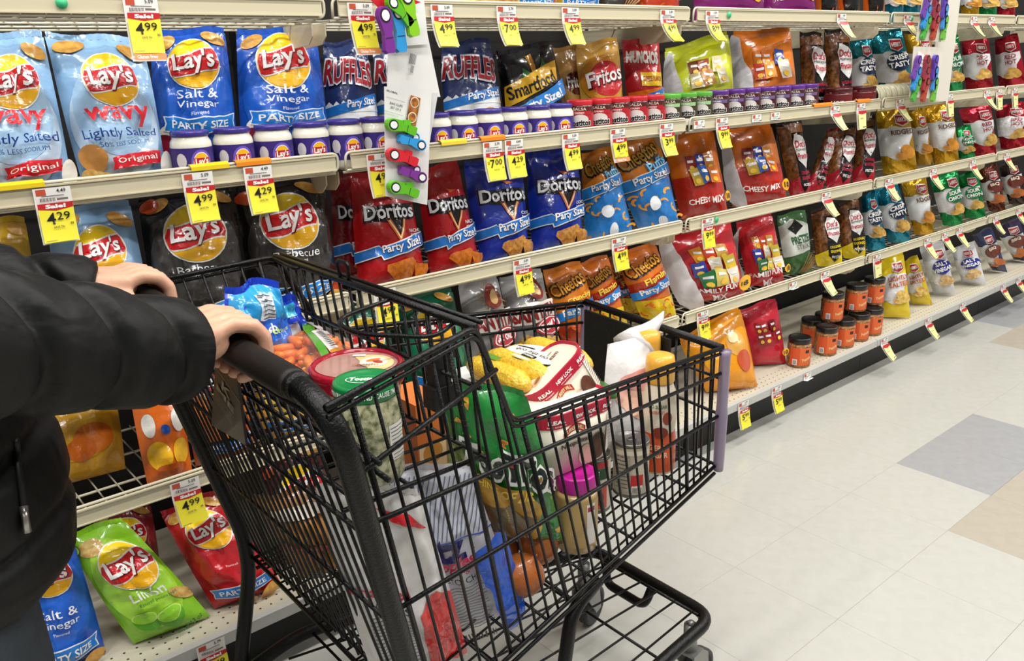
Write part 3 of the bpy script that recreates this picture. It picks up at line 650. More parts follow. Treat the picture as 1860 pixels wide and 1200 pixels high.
# fourth shelf
B('golden yellow chip bag under the black sleeve, above bare shelf wires', d_ovals([('#e0a82a', 0, .55, .40, .34, 0), ('#d4701e', .16, .42, .22, .16, .2), ('#c8641c', .02, .33, .16, .12, 0), ('#e9c04a', -.1, .78, .22, .07, .1)]), 'D', (70, 905), (228, 852), (30, 700), (205, 690), .20, .26, .10, '#d39a1e', G3)
B('orange cheese-snack bag with white ovals below the sleeve', d_ovals([('#e9b21c', -.15, .26, .24, .15, .1), ('#e9b21c', .28, .27, .17, .14, -.1), ('#e8e4dc', -.26, .58, .12, .12, 0), ('#e8e4dc', .30, .60, .12, .12, 0), ('#2a5ab8', .05, .52, .09, .05, .2), ('#b8541c', .05, .12, .3, .06, 0)]), 'D', (268, 880), (348, 848), (232, 700), (322, 690), .07, .13, .10, '#dd6a1e', G3)
B('orange snack bag with blue ribbon seen through the rear cart grille', d_lays('', band='#2470cc', base2='#e07a2a'), 'D', (356, 850), (462, 818), (322, 640), (430, 626), .08, .14, .10, '#d65f1e', G3)
B('yellow chip bag seen through the far side of the cart seat', d_lays('Cheddar', base2='#efc64a'), 'D', (474, 815), (594, 780), (452, 616), (566, 590), .09, .15, .10, '#dba22a', G3)
GR = d_lays('Sour Cream|& Onion', band='#1f78cc', base2='#1f7d57', fc='#dff0d8', food=[('#eef2ea', .28, .12, .06, .09)])
B('dark green onion chip bag behind the fourth-shelf price tag', GR, 'D', (612, 780), (722, 742), (592, 566), (704, 546), .08, .14, .10, '#0f5c3e', G3)
B('dark green onion chip bag beside the pale tortilla bags', GR, 'D', (745, 735), (858, 700), (722, 546), (822, 530), .08, .14, .10, '#0f5c3e', G3)
B('pale grey tortilla chip bag beside the green onion bag', d_santitas, 'D', (866, 700), (934, 680), (830, 520), (906, 506), .08, .14, .09, '#a9a7a6', G3)
B('pale grey tortilla chip bag beside the orange cheese curl bag', d_santitas, 'D', (942, 678), (1012, 656), (906, 510), (984, 494), .08, .14, .09, '#a9a7a6', G3)
CH1 = d_cheetos('Crunchy', '#d9761c', '#c4401c'); CH2 = d_cheetos('Flamin', '#b8301c', '#e8c81c')
B('orange crunchy cheese curl bag with slanted ribbon beside the pale tortilla bag', CH1, 'D', (1024, 655), (1090, 630), (986, 496), (1058, 480), .08, .14, .09, '#d87a1c', G3)
B('orange and red cheese curl bag behind the crunchy one', CH2, 'D', (1082, 636), (1140, 616), (1046, 484), (1106, 468), .12, .17, .08, '#d8701c', G3)
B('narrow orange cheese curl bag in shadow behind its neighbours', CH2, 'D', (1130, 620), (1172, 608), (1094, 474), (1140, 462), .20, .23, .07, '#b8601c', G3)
B('orange and yellow cheese curl bag beside the big red multipack', CH2, 'D', (1168, 612), (1228, 590), (1116, 466), (1194, 446), .08, .14, .09, '#d8701c', G3)
FP = ['#e0901c', '#c43a22', '#b58a3a', '#2a3f9a', '#e0d8c0', '#d9c23a', '#1d7a44', '#d8c86a', '#e8e0d0']
B('big red family multipack with wide white side seam', d_multi('FAMILY FUN|MIX', FP, '18', '#e4e0e2', .16), 'D', (1240, 590), (1352, 550), (1192, 430), (1326, 402), .08, .14, .13, '#c8232b', G3)
B('red family multipack squeezed beside the green pretzel bag', d_multi('FAMILY FUN|MIX', FP, '18', '#e4e0e2', .06), 'D', (1358, 547), (1424, 524), (1336, 408), (1404, 392), .08, .14, .11, '#c8232b', G3)
B('green and white pretzel stick bag', d_pretz, 'D', (1428, 520), (1474, 506), (1410, 396), (1464, 386), .09, .14, .08, '#3f6e3a', G3, 'pretzel_bag')
B('yellow and black pretzel bag beside the green pretzel stick bag', DTY, 'D', (1482, 502), (1528, 486), (1472, 386), (1518, 374), .08, .14, .07, '#2a1a10', G3, 'pretzel_bag')
B('yellow and black pretzel bag beside the teal foil bags', DTY, 'D', (1530, 486), (1570, 472), (1520, 374), (1560, 360), .08, .14, .07, '#2a1a10', G3, 'pretzel_bag')
B('narrow teal foil chip bag beside the yellow pretzel bag', H_T, 'D', (1574, 470), (1610, 458), (1564, 362), (1592, 350), .08, .14, .07, '#1b8ba8', G3, foilm=True)
B('wide teal foil chip bag with navy lettering on the fourth shelf', H_T, 'D', (1612, 458), (1656, 440), (1588, 348), (1632, 334), .08, .14, .08, '#1b8ba8', G3, foilm=True)
B('gold foil chip bag on the fourth shelf beside the green foil bags', H_G, 'D', (1660, 438), (1698, 424), (1636, 332), (1682, 322), .08, .14, .08, '#d2a01c', G3, foilm=True)
B('green foil chip bag beside the gold one on the fourth shelf', H_E, 'D', (1712, 420), (1750, 404), (1690, 328), (1740, 310), .08, .14, .08, '#1c9a50', G3, foilm=True)
B('green foil chip bag beside the brown barbecue bag on the fourth shelf', H_E, 'D', (1752, 404), (1792, 390), (1738, 322), (1776, 312), .08, .14, .08, '#1c9a50', G3, foilm=True)
H_Q = d_herrs('#5a2a1c', 'BBQ', '#f0e0c8', plate='#6a2a1c', chipc='#c4622a')
B('brown barbecue chip bag beside the green foil bags', H_Q, 'D', (1796, 390), (1828, 380), (1776, 312), (1812, 300), .08, .14, .07, '#6e3526', G3, foilm=True)
B('dark grey kettle chip bag at the right photo edge on the fourth shelf', H_Q, 'D', (1832, 380), (1866, 368), (1814, 302), (1852, 290), .08, .14, .07, '#4a3a34', G3, foilm=True)
# base deck
B('royal blue vinegar chip bag on the base deck beside the jeans', L_SV, 'E', (40, 1205), (182, 1135), (10, 958), (128, 962), .03, .10, .11, '#1a55be', G4)
B('dark red chip bag in the row behind the lime green bag', d_lays('', base2='#a01c24', btxt=''), 'E', (200, 1120), (300, 1090), (165, 930), (275, 918), .22, .26, .09, '#8a1a22', G4)
B('lime green chip bag with cut limes, tilted on the base deck', d_limon, 'E', (248, 1195), (384, 1128), (114, 980), (228, 946), -.0, .10, .11, '#86c224', G4)
B('red chip bag with blue ribbon behind the rear cart leg', d_lays('', base2='#c8232b', btxt='PARTY SIZE', cy=.74), 'E', (395, 1140), (512, 1052), (292, 936), (402, 896), .0, .10, .11, '#b81c24', G4)
B('brown barbecue chip bag on the base deck seen through the cart', BQ, 'E', (520, 1045), (640, 985), (470, 850), (580, 800), .06, .12, .10, '#571a1a', G4)
B('green chip bag on the base deck seen through the cart grille', GR, 'E', (668, 975), (780, 920), (620, 800), (730, 750), .06, .12, .10, '#145a3c', G4)
B('orange snack bag on the base deck seen through the middle of the cart', CH1, 'E', (830, 905), (940, 850), (780, 740), (880, 700), .06, .12, .10, '#d0671c', G4)
B('red snack bag on the base deck seen between cart wires', d_multi('FUN MIX', FP, '10'), 'E', (975, 845), (1090, 800), (930, 690), (1040, 650), .06, .12, .10, '#b3202a', G4)
B('yellow snack bag on the base deck behind the front of the cart', CH2, 'E', (1120, 790), (1220, 755), (1080, 640), (1170, 610), .06, .12, .10, '#d8a81c', G4)
B('orange cheese snack multipack slumped beside the cart front corner', d_ovals([('#d9a04a', .2, .66, .15, .18, .1), ('#c8502e', .26, .40, .13, .15, .1), ('#ead0a2', .18, .74, .08, .07, 0), ('#f0a826', -.2, .5, .14, .3, .1)]), 'E', (1282, 740), (1376, 696), (1232, 620), (1346, 560), -.01, .08, .13, '#e8950f', G4)
B('crimson tortilla chip multipack with a yellow number disc', d_multi('', ['#8f1620', '#a01c22', '#7d1018', '#8f1620', '#a01c22', '#7d1018'], '10', None), 'E', (1366, 684), (1428, 656), (1340, 568), (1410, 546), .05, .11, .09, '#c41f33', G4)
YL = d_herrs('#e0c01c', 'LIGHTLY|SALTED', '#b5561c', chipc='#e0c26a')
B('bright yellow lightly salted chip bag beside the nut jars', YL, 'E', (1600, 612), (1652, 588), (1594, 478), (1642, 462), -.0, .07, .09, '#e3c516', G4)
B('yellow chip bag with clear window behind the lightly salted one', YL, 'E', (1652, 584), (1692, 566), (1638, 480), (1668, 466), .02, .09, .08, '#d9bb16', G4)
WV = d_herrs('#2a2f8a', 'SALT|VINEGAR', plate='#2b2f8f', chipc='#d8c08a')
B('white chip bag with dark blue vinegar plate on the base deck', WV, 'E', (1694, 546), (1738, 524), (1670, 452), (1714, 440), .02, .09, .08, '#cfd0d2', G4)
B('white chip bag with blue lozenge, second of the white pair on the base deck', WV, 'E', (1746, 530), (1792, 514), (1728, 456), (1770, 442), .0, .07, .08, '#d4d5d8', G4)
B('navy and orange chip bag beside the white bags on the base deck', H_Q, 'E', (1800, 508), (1830, 494), (1766, 430), (1802, 414), .02, .09, .07, '#2c3560', G4)
B('navy and red chip bag at the right photo edge on the base deck', H_Q, 'E', (1838, 494), (1876, 478), (1808, 414), (1852, 398), .02, .09, .07, '#3a2c50', G4)
# top shelf: only the lower edges show
for px, base, lab, fo in ((800, '#3a2a5a', 'dark purple snack bag on the top shelf above the clip strip', 0), (860, '#e0ddd8', 'white snack bag on the top shelf beside the dark purple one', 0), (930, '#2a2a2c', 'black snack bag on the top shelf above the price tag reading seven dollars', 0), (1010, '#c8a02c', 'yellow snack bag on the top shelf near the middle', 0), (1085, '#38342f', 'charcoal snack bag on the top shelf', 0), (1160, '#e0a43a', 'amber snack bag on the top shelf beside the purple multipacks', 0)):
    B(lab, {800: CH2, 860: d_santitas, 930: BQ, 1010: d_lays('Classic'), 1085: d_pretz, 1160: CH1}[px], 'A', (px, 16), (px+72, 17), (px+1, -125), (px+70, -125), .07, .12, .09, base, G0)
FM = d_multi('FLAVOR MIX', [], '18')
B('purple flavour mix multipack on the top shelf, the left one', FM, 'A', (1262, 18), (1388, 19), (1262, -130), (1386, -130), .07, .12, .12, '#7a1c66', G0)
B('purple flavour mix multipack on the top shelf beside the orange curls', FM, 'A', (1390, 19), (1482, 20), (1390, -130), (1480, -130), .07, .12, .12, '#7a1c66', G0)
def d_curls(P, W, H):
    P.poly([(-.3*W, .02*H), (.3*W, .02*H), (.38*W, .3*H), (-.38*W, .3*H)], film(BLK)); P.text(film(WHT), 'CURLS', 0, .1*H, .5*W, .07*H, 0, 0, .03)
for k, (px, s) in enumerate(((1484, 'left'), (1524, 'middle'), (1570, 'right'))):
    B('orange cheese curl tub bag with black panel on the top shelf, %s of three' % s, d_curls, 'A', (px, 20), (px+38, 21), (px, -110), (px+38, -110), .07, .1, .08, '#e2671c', G0)
for px, base, lab in ((1610, '#1b8ba8', 'teal foil chip bag on the top shelf, left of the far clip strip'), (1640, '#1b8ba8', 'teal foil chip bag on the top shelf beside the far clip strip'), (1748, '#d2a01c', 'gold foil chip bag on the top shelf past the far clip strip'), (1780, '#1c9a50', 'green foil chip bag on the top shelf past the far clip strip'), (1814, '#c02034', 'red foil chip bag on the top shelf at the right photo edge')):
    B(lab, {1610: H_T, 1640: H_T, 1748: H_G, 1780: H_E, 1814: H_R}[px], 'A', (px, 24), (px+32, 25), (px, -70), (px+32, -70), .07, .1, .07, base, G0, foilm=True)
# ------------------------------------------------------------------ dip jars
M_GL = mat('clear_plastic', '#e8ece8', .08, 0, 0, None, .6, alpha=.22)
def face_of(x, y): return math.atan2(CAM.y-y, CAM.x-x)
def jar(name, label, x, y, z, r, h, body, lid, design, group, lidh=.014, rl=1.0, sq=0, lab=None, labc=None, turn=.0, cat='jar', bodymat=None, span=1.9, lz=(.10, .70), shoulder=.8, neck=.86):
    L = Vector((x, y, z)); rs = [(r*.93, 0), (r, .006), (r, h*.72), (r*.97, h*.80), (r*neck, h-lidh-.004), (r*neck, h-lidh)]
    root = MB().lathe(rs, 28, L).obj(name, bodymat or mat('jar_'+body, body, .3, 0, .6, (40, .1)), None, True, L); tag(root, label, cat, group)
    rr = r*rl
    MB().lathe([(rr*.985, h-lidh), (rr, h-lidh+.002), (rr, h-.003), (rr*.97, h), (rr*.80, h), (rr*.78, h-.0012), (0.001, h-.0012)], 28, L).obj('lid', mat('lid_'+lid, lid, .3, 0, .3), root, True, L)
    if labc:
        y0, y1 = h*lz[0], h*lz[1]; f = face_of(x, y)+turn
        lb = MB()
        n = 28; V = []; Fc = []
        for i in range(n+1):
            a = f-span+2*span*i/n; V += [L+Vector((math.cos(a)*(r+.0006), math.sin(a)*(r+.0006), q)) for q in (y0, y1)]
        Fc = [(2*i, 2*i+2, 2*i+3, 2*i+1) for i in range(n)]
        lo = obj('label', V, Fc, ink(labc), root, True, None, L)
        P = Print(cyl_surf(L, r+.0008, f), .012, .0004); design(P, r, y0, y1)
        P.obj('label_print', root, L)
    return root
def d_dip(P, r, y0, y1):
    h = y1-y0; c = (y0+y1)/2
    P.ell(ink('#d9d2d0'), -r*.55, c+.05*h, r*.26, h*.27, 16); P.poly([(-r*.5, c-.1*h), (-r*.32, c-.36*h), (-r*.42, c-.05*h)], ink('#d9d2d0'))
    P.ell(ink('#6a55c4'), r*.42, c, r*.5, h*.44, 20); P.ell(ink(WHT), r*.42, c-.02*h, r*.40, h*.37, 20); P.ell(ink('#f2b61a'), r*.42, c-.02*h, r*.37, h*.34, 20)
    P.rect(ink('#b81a22'), r*.42, c, r*.74, h*.28); P.text(ink(WHT), "Lay's", r*.42, c, r*.62, h*.30, .08, .1, .03)
def d_salsa(lc, tc='#14100e'):
    def D(P, r, y0, y1):
        h = y1-y0
        P.rect(ink(lc), 0, y0+1.0*h, r*1.9, h*.16); P.text(ink('#d8c8b8'), 'SALSA', 0, y0+1.16*h, r*1.0, h*.12, 0, 0, .02); P.text(ink(WHT), 'CHUNKY', 0, y0+1.0*h, r*.7, h*.07)
        P.ell(ink('#d8d0cc'), r*.05, y0+.72*h, r*.62, h*.22, 18); P.text(ink(WHT), 'Tostitos', 0, y0+.60*h, r*1.75, h*.30, .05, 0, .09); P.text(ink(tc), 'Tostitos', 0, y0+.60*h, r*1.65, h*.25, .05, 0, .04)
        P.rect(ink('#e8e4de'), 0, y0+.2*h, r*1.5, h*.3)
    return D
dl = [('left of the row, below the blue vinegar bag', 351), ('second in the row', 427), ('third in the row', 499), ('fourth in the row', 567), ('fifth in the row, below the navy ridged bag', 629), ('sixth in the row', 682), ('hidden behind the clip strip, left one', 729), ('hidden behind the clip strip, right one', 773), ('just right of the clip strip', 806), ('second right of the clip strip', 847), ('third right of the clip strip', 893), ('second left of the red salsa jars', 938), ('next to the red salsa jars', 983)]
prev = None
for i, (s, px) in enumerate(dl):
    x = x_at(px, .045, 1.17)
    if prev and x-prev < .084: x = prev+.084
    prev = x
    jar('dip_jar', 'creamy dip jar with purple lid, %s' % s, x, .047, ZDK['B']+.001, .0408, .106, '#e6e2d2', '#3b2f86', d_dip, 'purple-lidded dip jars', rl=.92, labc='#3a2a78', lidh=.010, lz=(.18, .70))
for c, lid, lab, txt, lst in (('#4a1712', '#c92430', '#b3202a', 'red', (1024, 1066, 1104, 1144, 1180)), ('#3c3418', '#5fb03c', '#9cc48a', 'green', (1213, 1243, 1271)), ('#43161c', '#5a2a86', '#6b5a8a', 'purple', (1302, 1332, 1360, 1389, 1416, 1442, 1466))):
    for i, px in enumerate(lst):
        x = x_at(px, .045, 1.17)
        if x-prev < .078: x = prev+.078
        prev = x; n_ = len(lst)
        pos = ['first', 'second', 'third', 'fourth', 'fifth', 'sixth', 'seventh'][i]
        jar('salsa_jar', 'dark salsa jar with %s lid, %s from the left among the %s-lidded ones' % (txt, pos, txt), x, .045, ZDK['B']+.001, .0385, .112, c, lid, d_salsa(lab), 'salsa jars in front of the bags', rl=.95, labc=lab if txt == 'red' else c, neck=.95)
def d_hot(t):
    def D(P, r, y0, y1):
        P.text(ink(WHT), t, 0, (y0+y1)/2, r*.9, (y1-y0)*.25, 0, 0, .03)
    return D
for px, t, s in ((1524, 'HOT', 'left'), (1568, 'MILD', 'right')):
    x = x_at(px, .05, 1.17); x = max(x, prev+.1); prev = x
    jar('salsa_jar', 'squat dark red %s salsa jar, %s of the pair' % (t.lower(), s), x, .055, ZDK['B']+.001, .052, .088, '#5a1518', '#4a1216', d_hot(t), 'squat dark red salsa jars', rl=.98, labc='#6a1a1e', neck=.97)
xs = prev+.058
for k in range(11):
    x = xs+k*.047; wh = k < 6
    c = MB(); prof = [(.040, 0), (.0435, .001), (.0435, .004), (.0415, .006), (.0415, .038), (.0435, .040), (.0435, .043), (.040, .044)]
    L = Vector((x, .055, ZDK['B']+.0455))
    o = MB().lathe([(r, h) for r, h in prof], 26, L, (1, 0, 0)).obj('dip_tin', mat('tin_cream' if wh else 'tin_rose', '#cfc9a8' if wh else '#c8b0a4', .35, .2), None, True, L)
    tag(o, '%s dip tin lying on its side, %s from the left in its row' % ('cream' if wh else 'rosy', ['first', 'second', 'third', 'fourth', 'fifth', 'sixth', 'seventh', 'eighth', 'ninth', 'tenth', 'eleventh'][k]), 'tin', 'dip tins lying on their sides')
    MB().lathe([(.001, .0), (.036, -.0002), (.038, .0012), (.0385, .0)], 24, L, (-1, 0, 0)).obj('end_lid', mat('tin_end', '#8f8a84', .35, .6), o, True, L)
    MB().lathe([(.0419, .012), (.0419, .033)], 26, L, (1, 0, 0), caps=False).obj('label', ink('#d9d4bc' if wh else '#c8a094'), o, True, L)
# ------------------------------------------------------------------ nut jars on the base deck
M_NUT = mat('peanuts', '#b98048', .35, 0, .5, (70, 1.0, .02), var=(55, .9, '#6e3f1c'))
def d_nut(P, r, y0, y1):
    h = y1-y0; P.rect(ink('#e06a34'), r*.30, (y0+y1)/2, r*.9, h); P.rect(ink('#3a2014'), r*.5, y1-.2*h, r*.36, h*.18); P.text(ink('#f0c48a'), 'Peanuts', r*.45, y0+.38*h, r*.8, h*.2, .35, .1, .03)
    P.rect(ink('#f0ece6'), -r*.55, y0+.18*h, r*.38, h*.34); 
    for k in range(6): P.rect(ink(BLK), -r*.68+k*r*.05, y0+.18*h, r*.02, h*.26)
def nut_jar(label, x, y, z): return jar('nut_jar', label, x, y, z, .0455, .118, '#b98048', '#191817', d_nut, 'peanut jars with black lids', lidh=.02, rl=.97, labc='#d8562a', bodymat=M_NUT, neck=.93, span=1.05, turn=.25)
px = [1450, 1499, 1531, 1558, 1582]; prev = None
ordn = ['first', 'second', 'third', 'fourth', 'fifth']
bx = []
for i, p in enumerate(px):
    x = x_at(p, -.01, .2); 
    if prev and x-prev < .094: x = prev+.094
    prev = x; bx.append(x)
    nut_jar('peanut jar with black lid and orange label, %s from the left in the bottom row' % ordn[i], x, -.012, .157)
for i, p in enumerate((1513, 1556, 1588)):
    x = x_at(p, .02, .34); 
    if i and x-prev < .094: x = prev+.094
    prev = x
    nut_jar('peanut jar with black lid on the upper layer, %s from the left' % ordn[i], x, .022, .2765)
for i in range(3):
    nut_jar('peanut jar with black lid in the back row of the lower layer, %s one' % ['left', 'middle', 'right'][i], bx[1]+.05+i*.105, .085, .157)
# ------------------------------------------------------------------ price tags
M_PW = mat('paper_white', '#eceae4', .45); M_PYG = mat('paper_yellow_glare', '#ece8a0', .35, 0, .3); M_PY = mat('paper_yellow', '#efe23c', .4); M_PR = mat('paper_red', '#c2242b', .4); M_PO = mat('paper_orange', '#e08a4a', .4)  # far sale tags get a paler yellow, with blown-out glare put into the colour
TN = [0]
ZT = dict(ZF); ZT['E'] = .132; YT = {'E': -.0925}
def price_tag(row, px, price, where, curl=.012, hang=.075, gf=False, sale=True, off=.0, plain=False, w=.062):
    TN[0] += 1
    z1 = ZT[row]+.027; y = YT.get(row, -.0085); X = x_at(px, y, ZT[row]); n = 12; Htot = .027+(hang if not plain else 0)
    if plain: w = .05
    L = Vector((X, y, z1)); rnd = random.Random(TN[0])
    sk = rnd.uniform(-.05, .05)
    def S(x, yy, o):
        d = -yy; t = max(0, d-.026)/max(.001, Htot-.026)
        yo = -curl*t*t*1.0-curl*.25*t if sale else -curl*(.85*t+.15*t*t)
        zz = -d+.35*curl*t*t
        tw = .16*curl*t*x/.03
        return L+Vector((x+sk*max(0, d-.026), yo-o+tw, zz))
    root = None
    V = []; 
    for i in range(n+1):
        d = -Htot*i/n; V += [S(-w/2, d, 0), S(w/2, d, 0)]
    Fc = [(2*i, 2*i+2, 2*i+3, 2*i+1) for i in range(n)]
    nm = 'price_label' if plain else 'price_tag'
    if plain: lb = 'small white shelf label with orange square, %s' % where
    elif sale: lb = 'yellow sale tag priced %s, %s' % (price, where)
    else: lb = 'glare-paled yellow sale tag tilting outward, %s' % where
    root = obj(nm, V, Fc, M_PW, None, True, None, L); tag(root, lb, 'price tag', 'shelf price tags')
    P = Print(S, .012, .0004)
    P.rect(mat('paper_rust', '#c4523a', .4), -w*.30, -.0075, w*.26, .011); P.text(ink(BLK), {'4.29': '4.49', '4.99': '5.09'}.get(price, '5.79'), w*.24, -.006, w*.24, .007, 0, 0, .01)
    P.rect(ink('#555049'), -.0, -.0145, w*.6, .0012)
    for k in range(14): P.rect(ink('#1d1b19'), -w*.34+k*w*.028, -.0205, w*(.012 if k % 3 else .02), .006)
    P.rect(ink('#77726a'), w*.22, -.0205, w*.3, .004)
    if not plain:
        b = -Htot+(.016 if gf else .0035)
        P.poly([(-w*.47, b), (w*.47, b), (w*.47, -.036), (0, -.0405), (-w*.47, -.036)], M_PY if sale else M_PYG)
        P.poly([(-w*.47, -.0265), (-w*.47, -.036), (0, -.0405), (w*.47, -.036), (w*.47, -.0265)][::1], M_PR)
        if sale: P.text(ink(WHT), 'Sale!', 0, -.0322, w*.55, .0075, 0, 0, .05)
        a, c = price.split('.')
        if sale:
            P.text(ink(BLK), a, -w*.17, -.054, w*(.24), .021, 0, 0, .012); P.text(ink(BLK), c, w*.16, -.0505, w*.36, .0145, 0, 0, .006)
            if price == '7.00': P.text(ink(BLK), '2/', -w*.37, -.051, w*.1, .008)
            P.text(ink(BLK), 'ea', w*.36, -.0655, w*.09, .004, 0, 0, .01); P.text(ink('#55504a'), 'SAVE 70c', 0, -.070, w*.3, .004)
            P.rect(ink('#8a8450'), -w*.28, -Htot+(.0195 if gf else .0075), w*.3, .0012)
        else: P.rect(ink('#8a8450'), w*.2, b+.008, w*.4, .004); P.rect(ink('#a89f55'), -w*.1, -.055, w*.4, .002)
        if gf: P.rect(M_PO, 0, -Htot+.0085, w*.94, .0125); P.text(ink(WHT), 'Gluten Free', -w*.1, -Htot+.0085, w*.6, .007, 0, 0, .02)
    P.obj('tag_print', root, L)
    return root
for a in (('A', 258, '4.99', 'with orange footer above the first blue vinegar bag', .012, .088, True), ('A', 655, '4.99', 'with orange footer beside the clip strip', .012, .085, True), ('A', 803, '4.99', 'top shelf just right of the clip strip', .02), ('A', 920, '7.00', 'top shelf above the ridged-chip bags', .022), ('A', 1036, '4.99', 'top shelf above the tan corn-chip bag', .022), ('A', 1212, '4.99', 'top shelf above the red potato crisps', .035), ('A', 1293, '8.99', 'top shelf above the lime multipack', .035),
          ('B', 98, '4.29', 'above the third-shelf pale blue wavy bag', .01), ('B', 361, '4.99', 'above the first black barbecue bag', .01), ('B', 470, '4.29', 'above the second black barbecue bag', .01), ('B', 688, '4.99', 'left of the hanging bag clips', .012), ('B', 895, '7.00', 'above the first blue ranch bag, left', .012), ('B', 934, '4.29', 'above the first blue ranch bag, right', .012), ('B', 1036, '4.99', 'above the second blue ranch bag', .015), ('B', 1122, '4.99', 'with orange footer above the cheese puffs', .01, .07, True), ('B', 1210, '3.99', 'above the second cheese puffs bag', .02), ('B', 1311, '9.99', 'above the pale-seamed orange multipack', .018),
          ('C', 700, '4.99', 'seen through the cart seat wires', .01), ('C', 948, '4.99', 'above the pale tortilla bags', .01), ('C', 1124, '4.99', 'above the narrow cheese curl bag', .01), ('C', 1285, '9.99', 'above the big red family multipack', .01),
          ('D', 338, '4.99', 'between the rear cart frame and the red bag', .012), ('D', 1276, '9.99', 'behind the cart front above the orange multipack', .01), ('E', 385, '5.49', 'at the bottom photo edge on the base deck', .01), ('E', 1350, '5.99', 'nearest the cart front corner on the base deck', .012), ('E', 1410, '5.99', 'second from the cart corner on the base deck', .015)):
    price_tag(*a)
for row, lst in (('A', ((1528, 'over the brown pretzel bags'), (1648, 'left of the far clip strip'), (1768, 'first right of the far clip strip'), (1800, 'second right of the far clip strip'))),
                 ('B', ((1516, 'above the leaning pretzel bags'), (1563, 'above the raised-corner pretzel bag'), (1634, 'above the first gold foil bag'), (1724, 'above the second gold foil bag'), (1792, 'above the red foil bags'), (1814, 'near the right edge of the second shelf'), (1842, 'at the right edge of the second shelf'))),
                 ('C', ((1500, 'above the yellow pretzel bags'), (1614, 'above the wide teal bag'), (1694, 'above the first green foil bag'), (1766, 'above the second green foil bag'), (1828, 'at the right edge of the third shelf'))),
                 ('D', ((1498, 'above the nut jars'), (1592, 'above the bright yellow bag'), (1684, 'above the first white bag'), (1716, 'between the white bags'), (1742, 'above the second white bag'), (1808, 'above the navy bags'), (1850, 'at the right edge of the fourth shelf'))),
                 ('E', ((1606, 'on the base deck below the bright yellow bag'), (1686, 'on the base deck below the first white bag'), (1748, 'on the base deck below the second white bag'), (1822, 'on the base deck below the navy bag'), (1850, 'on the base deck at the right edge')))):
    for p, s in lst: price_tag(row, p, '4.99', s, .05 if p not in (1563, 1724, 1592, 1814, 1842) else .012, sale=False)
for row, p, s in (('B', 1270, 'left of the nine-dollar tag'), ('B', 1374, 'left of two below the purple-lidded jars'), ('B', 1408, 'right of two below the purple-lidded jars'), ('D', 1440, 'on the fourth shelf above the crimson multipack'), ('E', 1466, 'below the nut jars')):
    price_tag(row, p, '5.99', s, plain=True)
# stickers and rail flags
for row, p, s in (('A', 112, 'above the pale blue wavy bag'), ('A', 1325, 'above the orange multipack'), ('A', 1657, 'beside the far clip strip'), ('C', 1302, 'beside the nine-dollar tag')):
    X = x_at(p, -.008, ZF[row]+.015); L = Vector((X, -.0075, ZF[row]+.016))
    o = MB().lathe([(.010, 0), (.010, .0006)], 20, L, (0, -1, 0)).obj('dot_sticker', mat('sticker_green', '#3fbf7f', .4), None, True, L); tag(o, 'round green sticker on the shelf edge %s' % s, 'sticker', 'green dot stickers')
for row, p0, p1, c, s in (('B', -10, 80, '#f0cf1c', 'yellow', ), ('B', 346, 415, '#f0cf1c', 'yellow'), ('B', 428, 491, '#ee8a1c', 'orange'), ('B', 800, 846, '#f0d63c', 'yellow'), ('B', 872, 916, '#ee8a1c', 'orange'), ('B', 1477, 1510, '#ee8a1c', 'orange'), ('B', 1556, 1580, '#ee8a1c', 'orange')):
    z = ZF[row]+.034; xa, xb = x_at(p0, -.004, z), x_at(p1, -.004, z); L = Vector(((xa+xb)/2, -.004, z))
    b = MB(); q = [(-.0095, -.004), (-.0095, .004), (-.002, .0085), (.008, .0085), (.008, .0065), (-.001, .0065), (-.0075, .003), (-.0075, -.004)]
    m_ = len(q); b.add([(xa, y, z+zz) for y, zz in q]+[(xb, y, z+zz) for y, zz in q], [tuple(range(m_)), tuple(range(2*m_-1, m_-1, -1))]+[(i, (i+1) % m_, (i+1) % m_+m_, i+m_) for i in range(m_)])
    o = b.obj('rail_flag', mat('flag_'+c, c, .35, 0, .3), None, False, L)
    wh = {-10: 'at the left photo edge', 346: 'below the first dip jar', 428: 'below the third dip jar', 800: 'right of the clip strip', 872: 'above the first blue ranch bag', 1477: 'below the purple-lidded jars', 1556: 'below the squat red jars'}[p0]
    tag(o, '%s plastic flag clipped on the shelf rail %s' % (s, wh), 'shelf flag', 'coloured shelf rail flags')
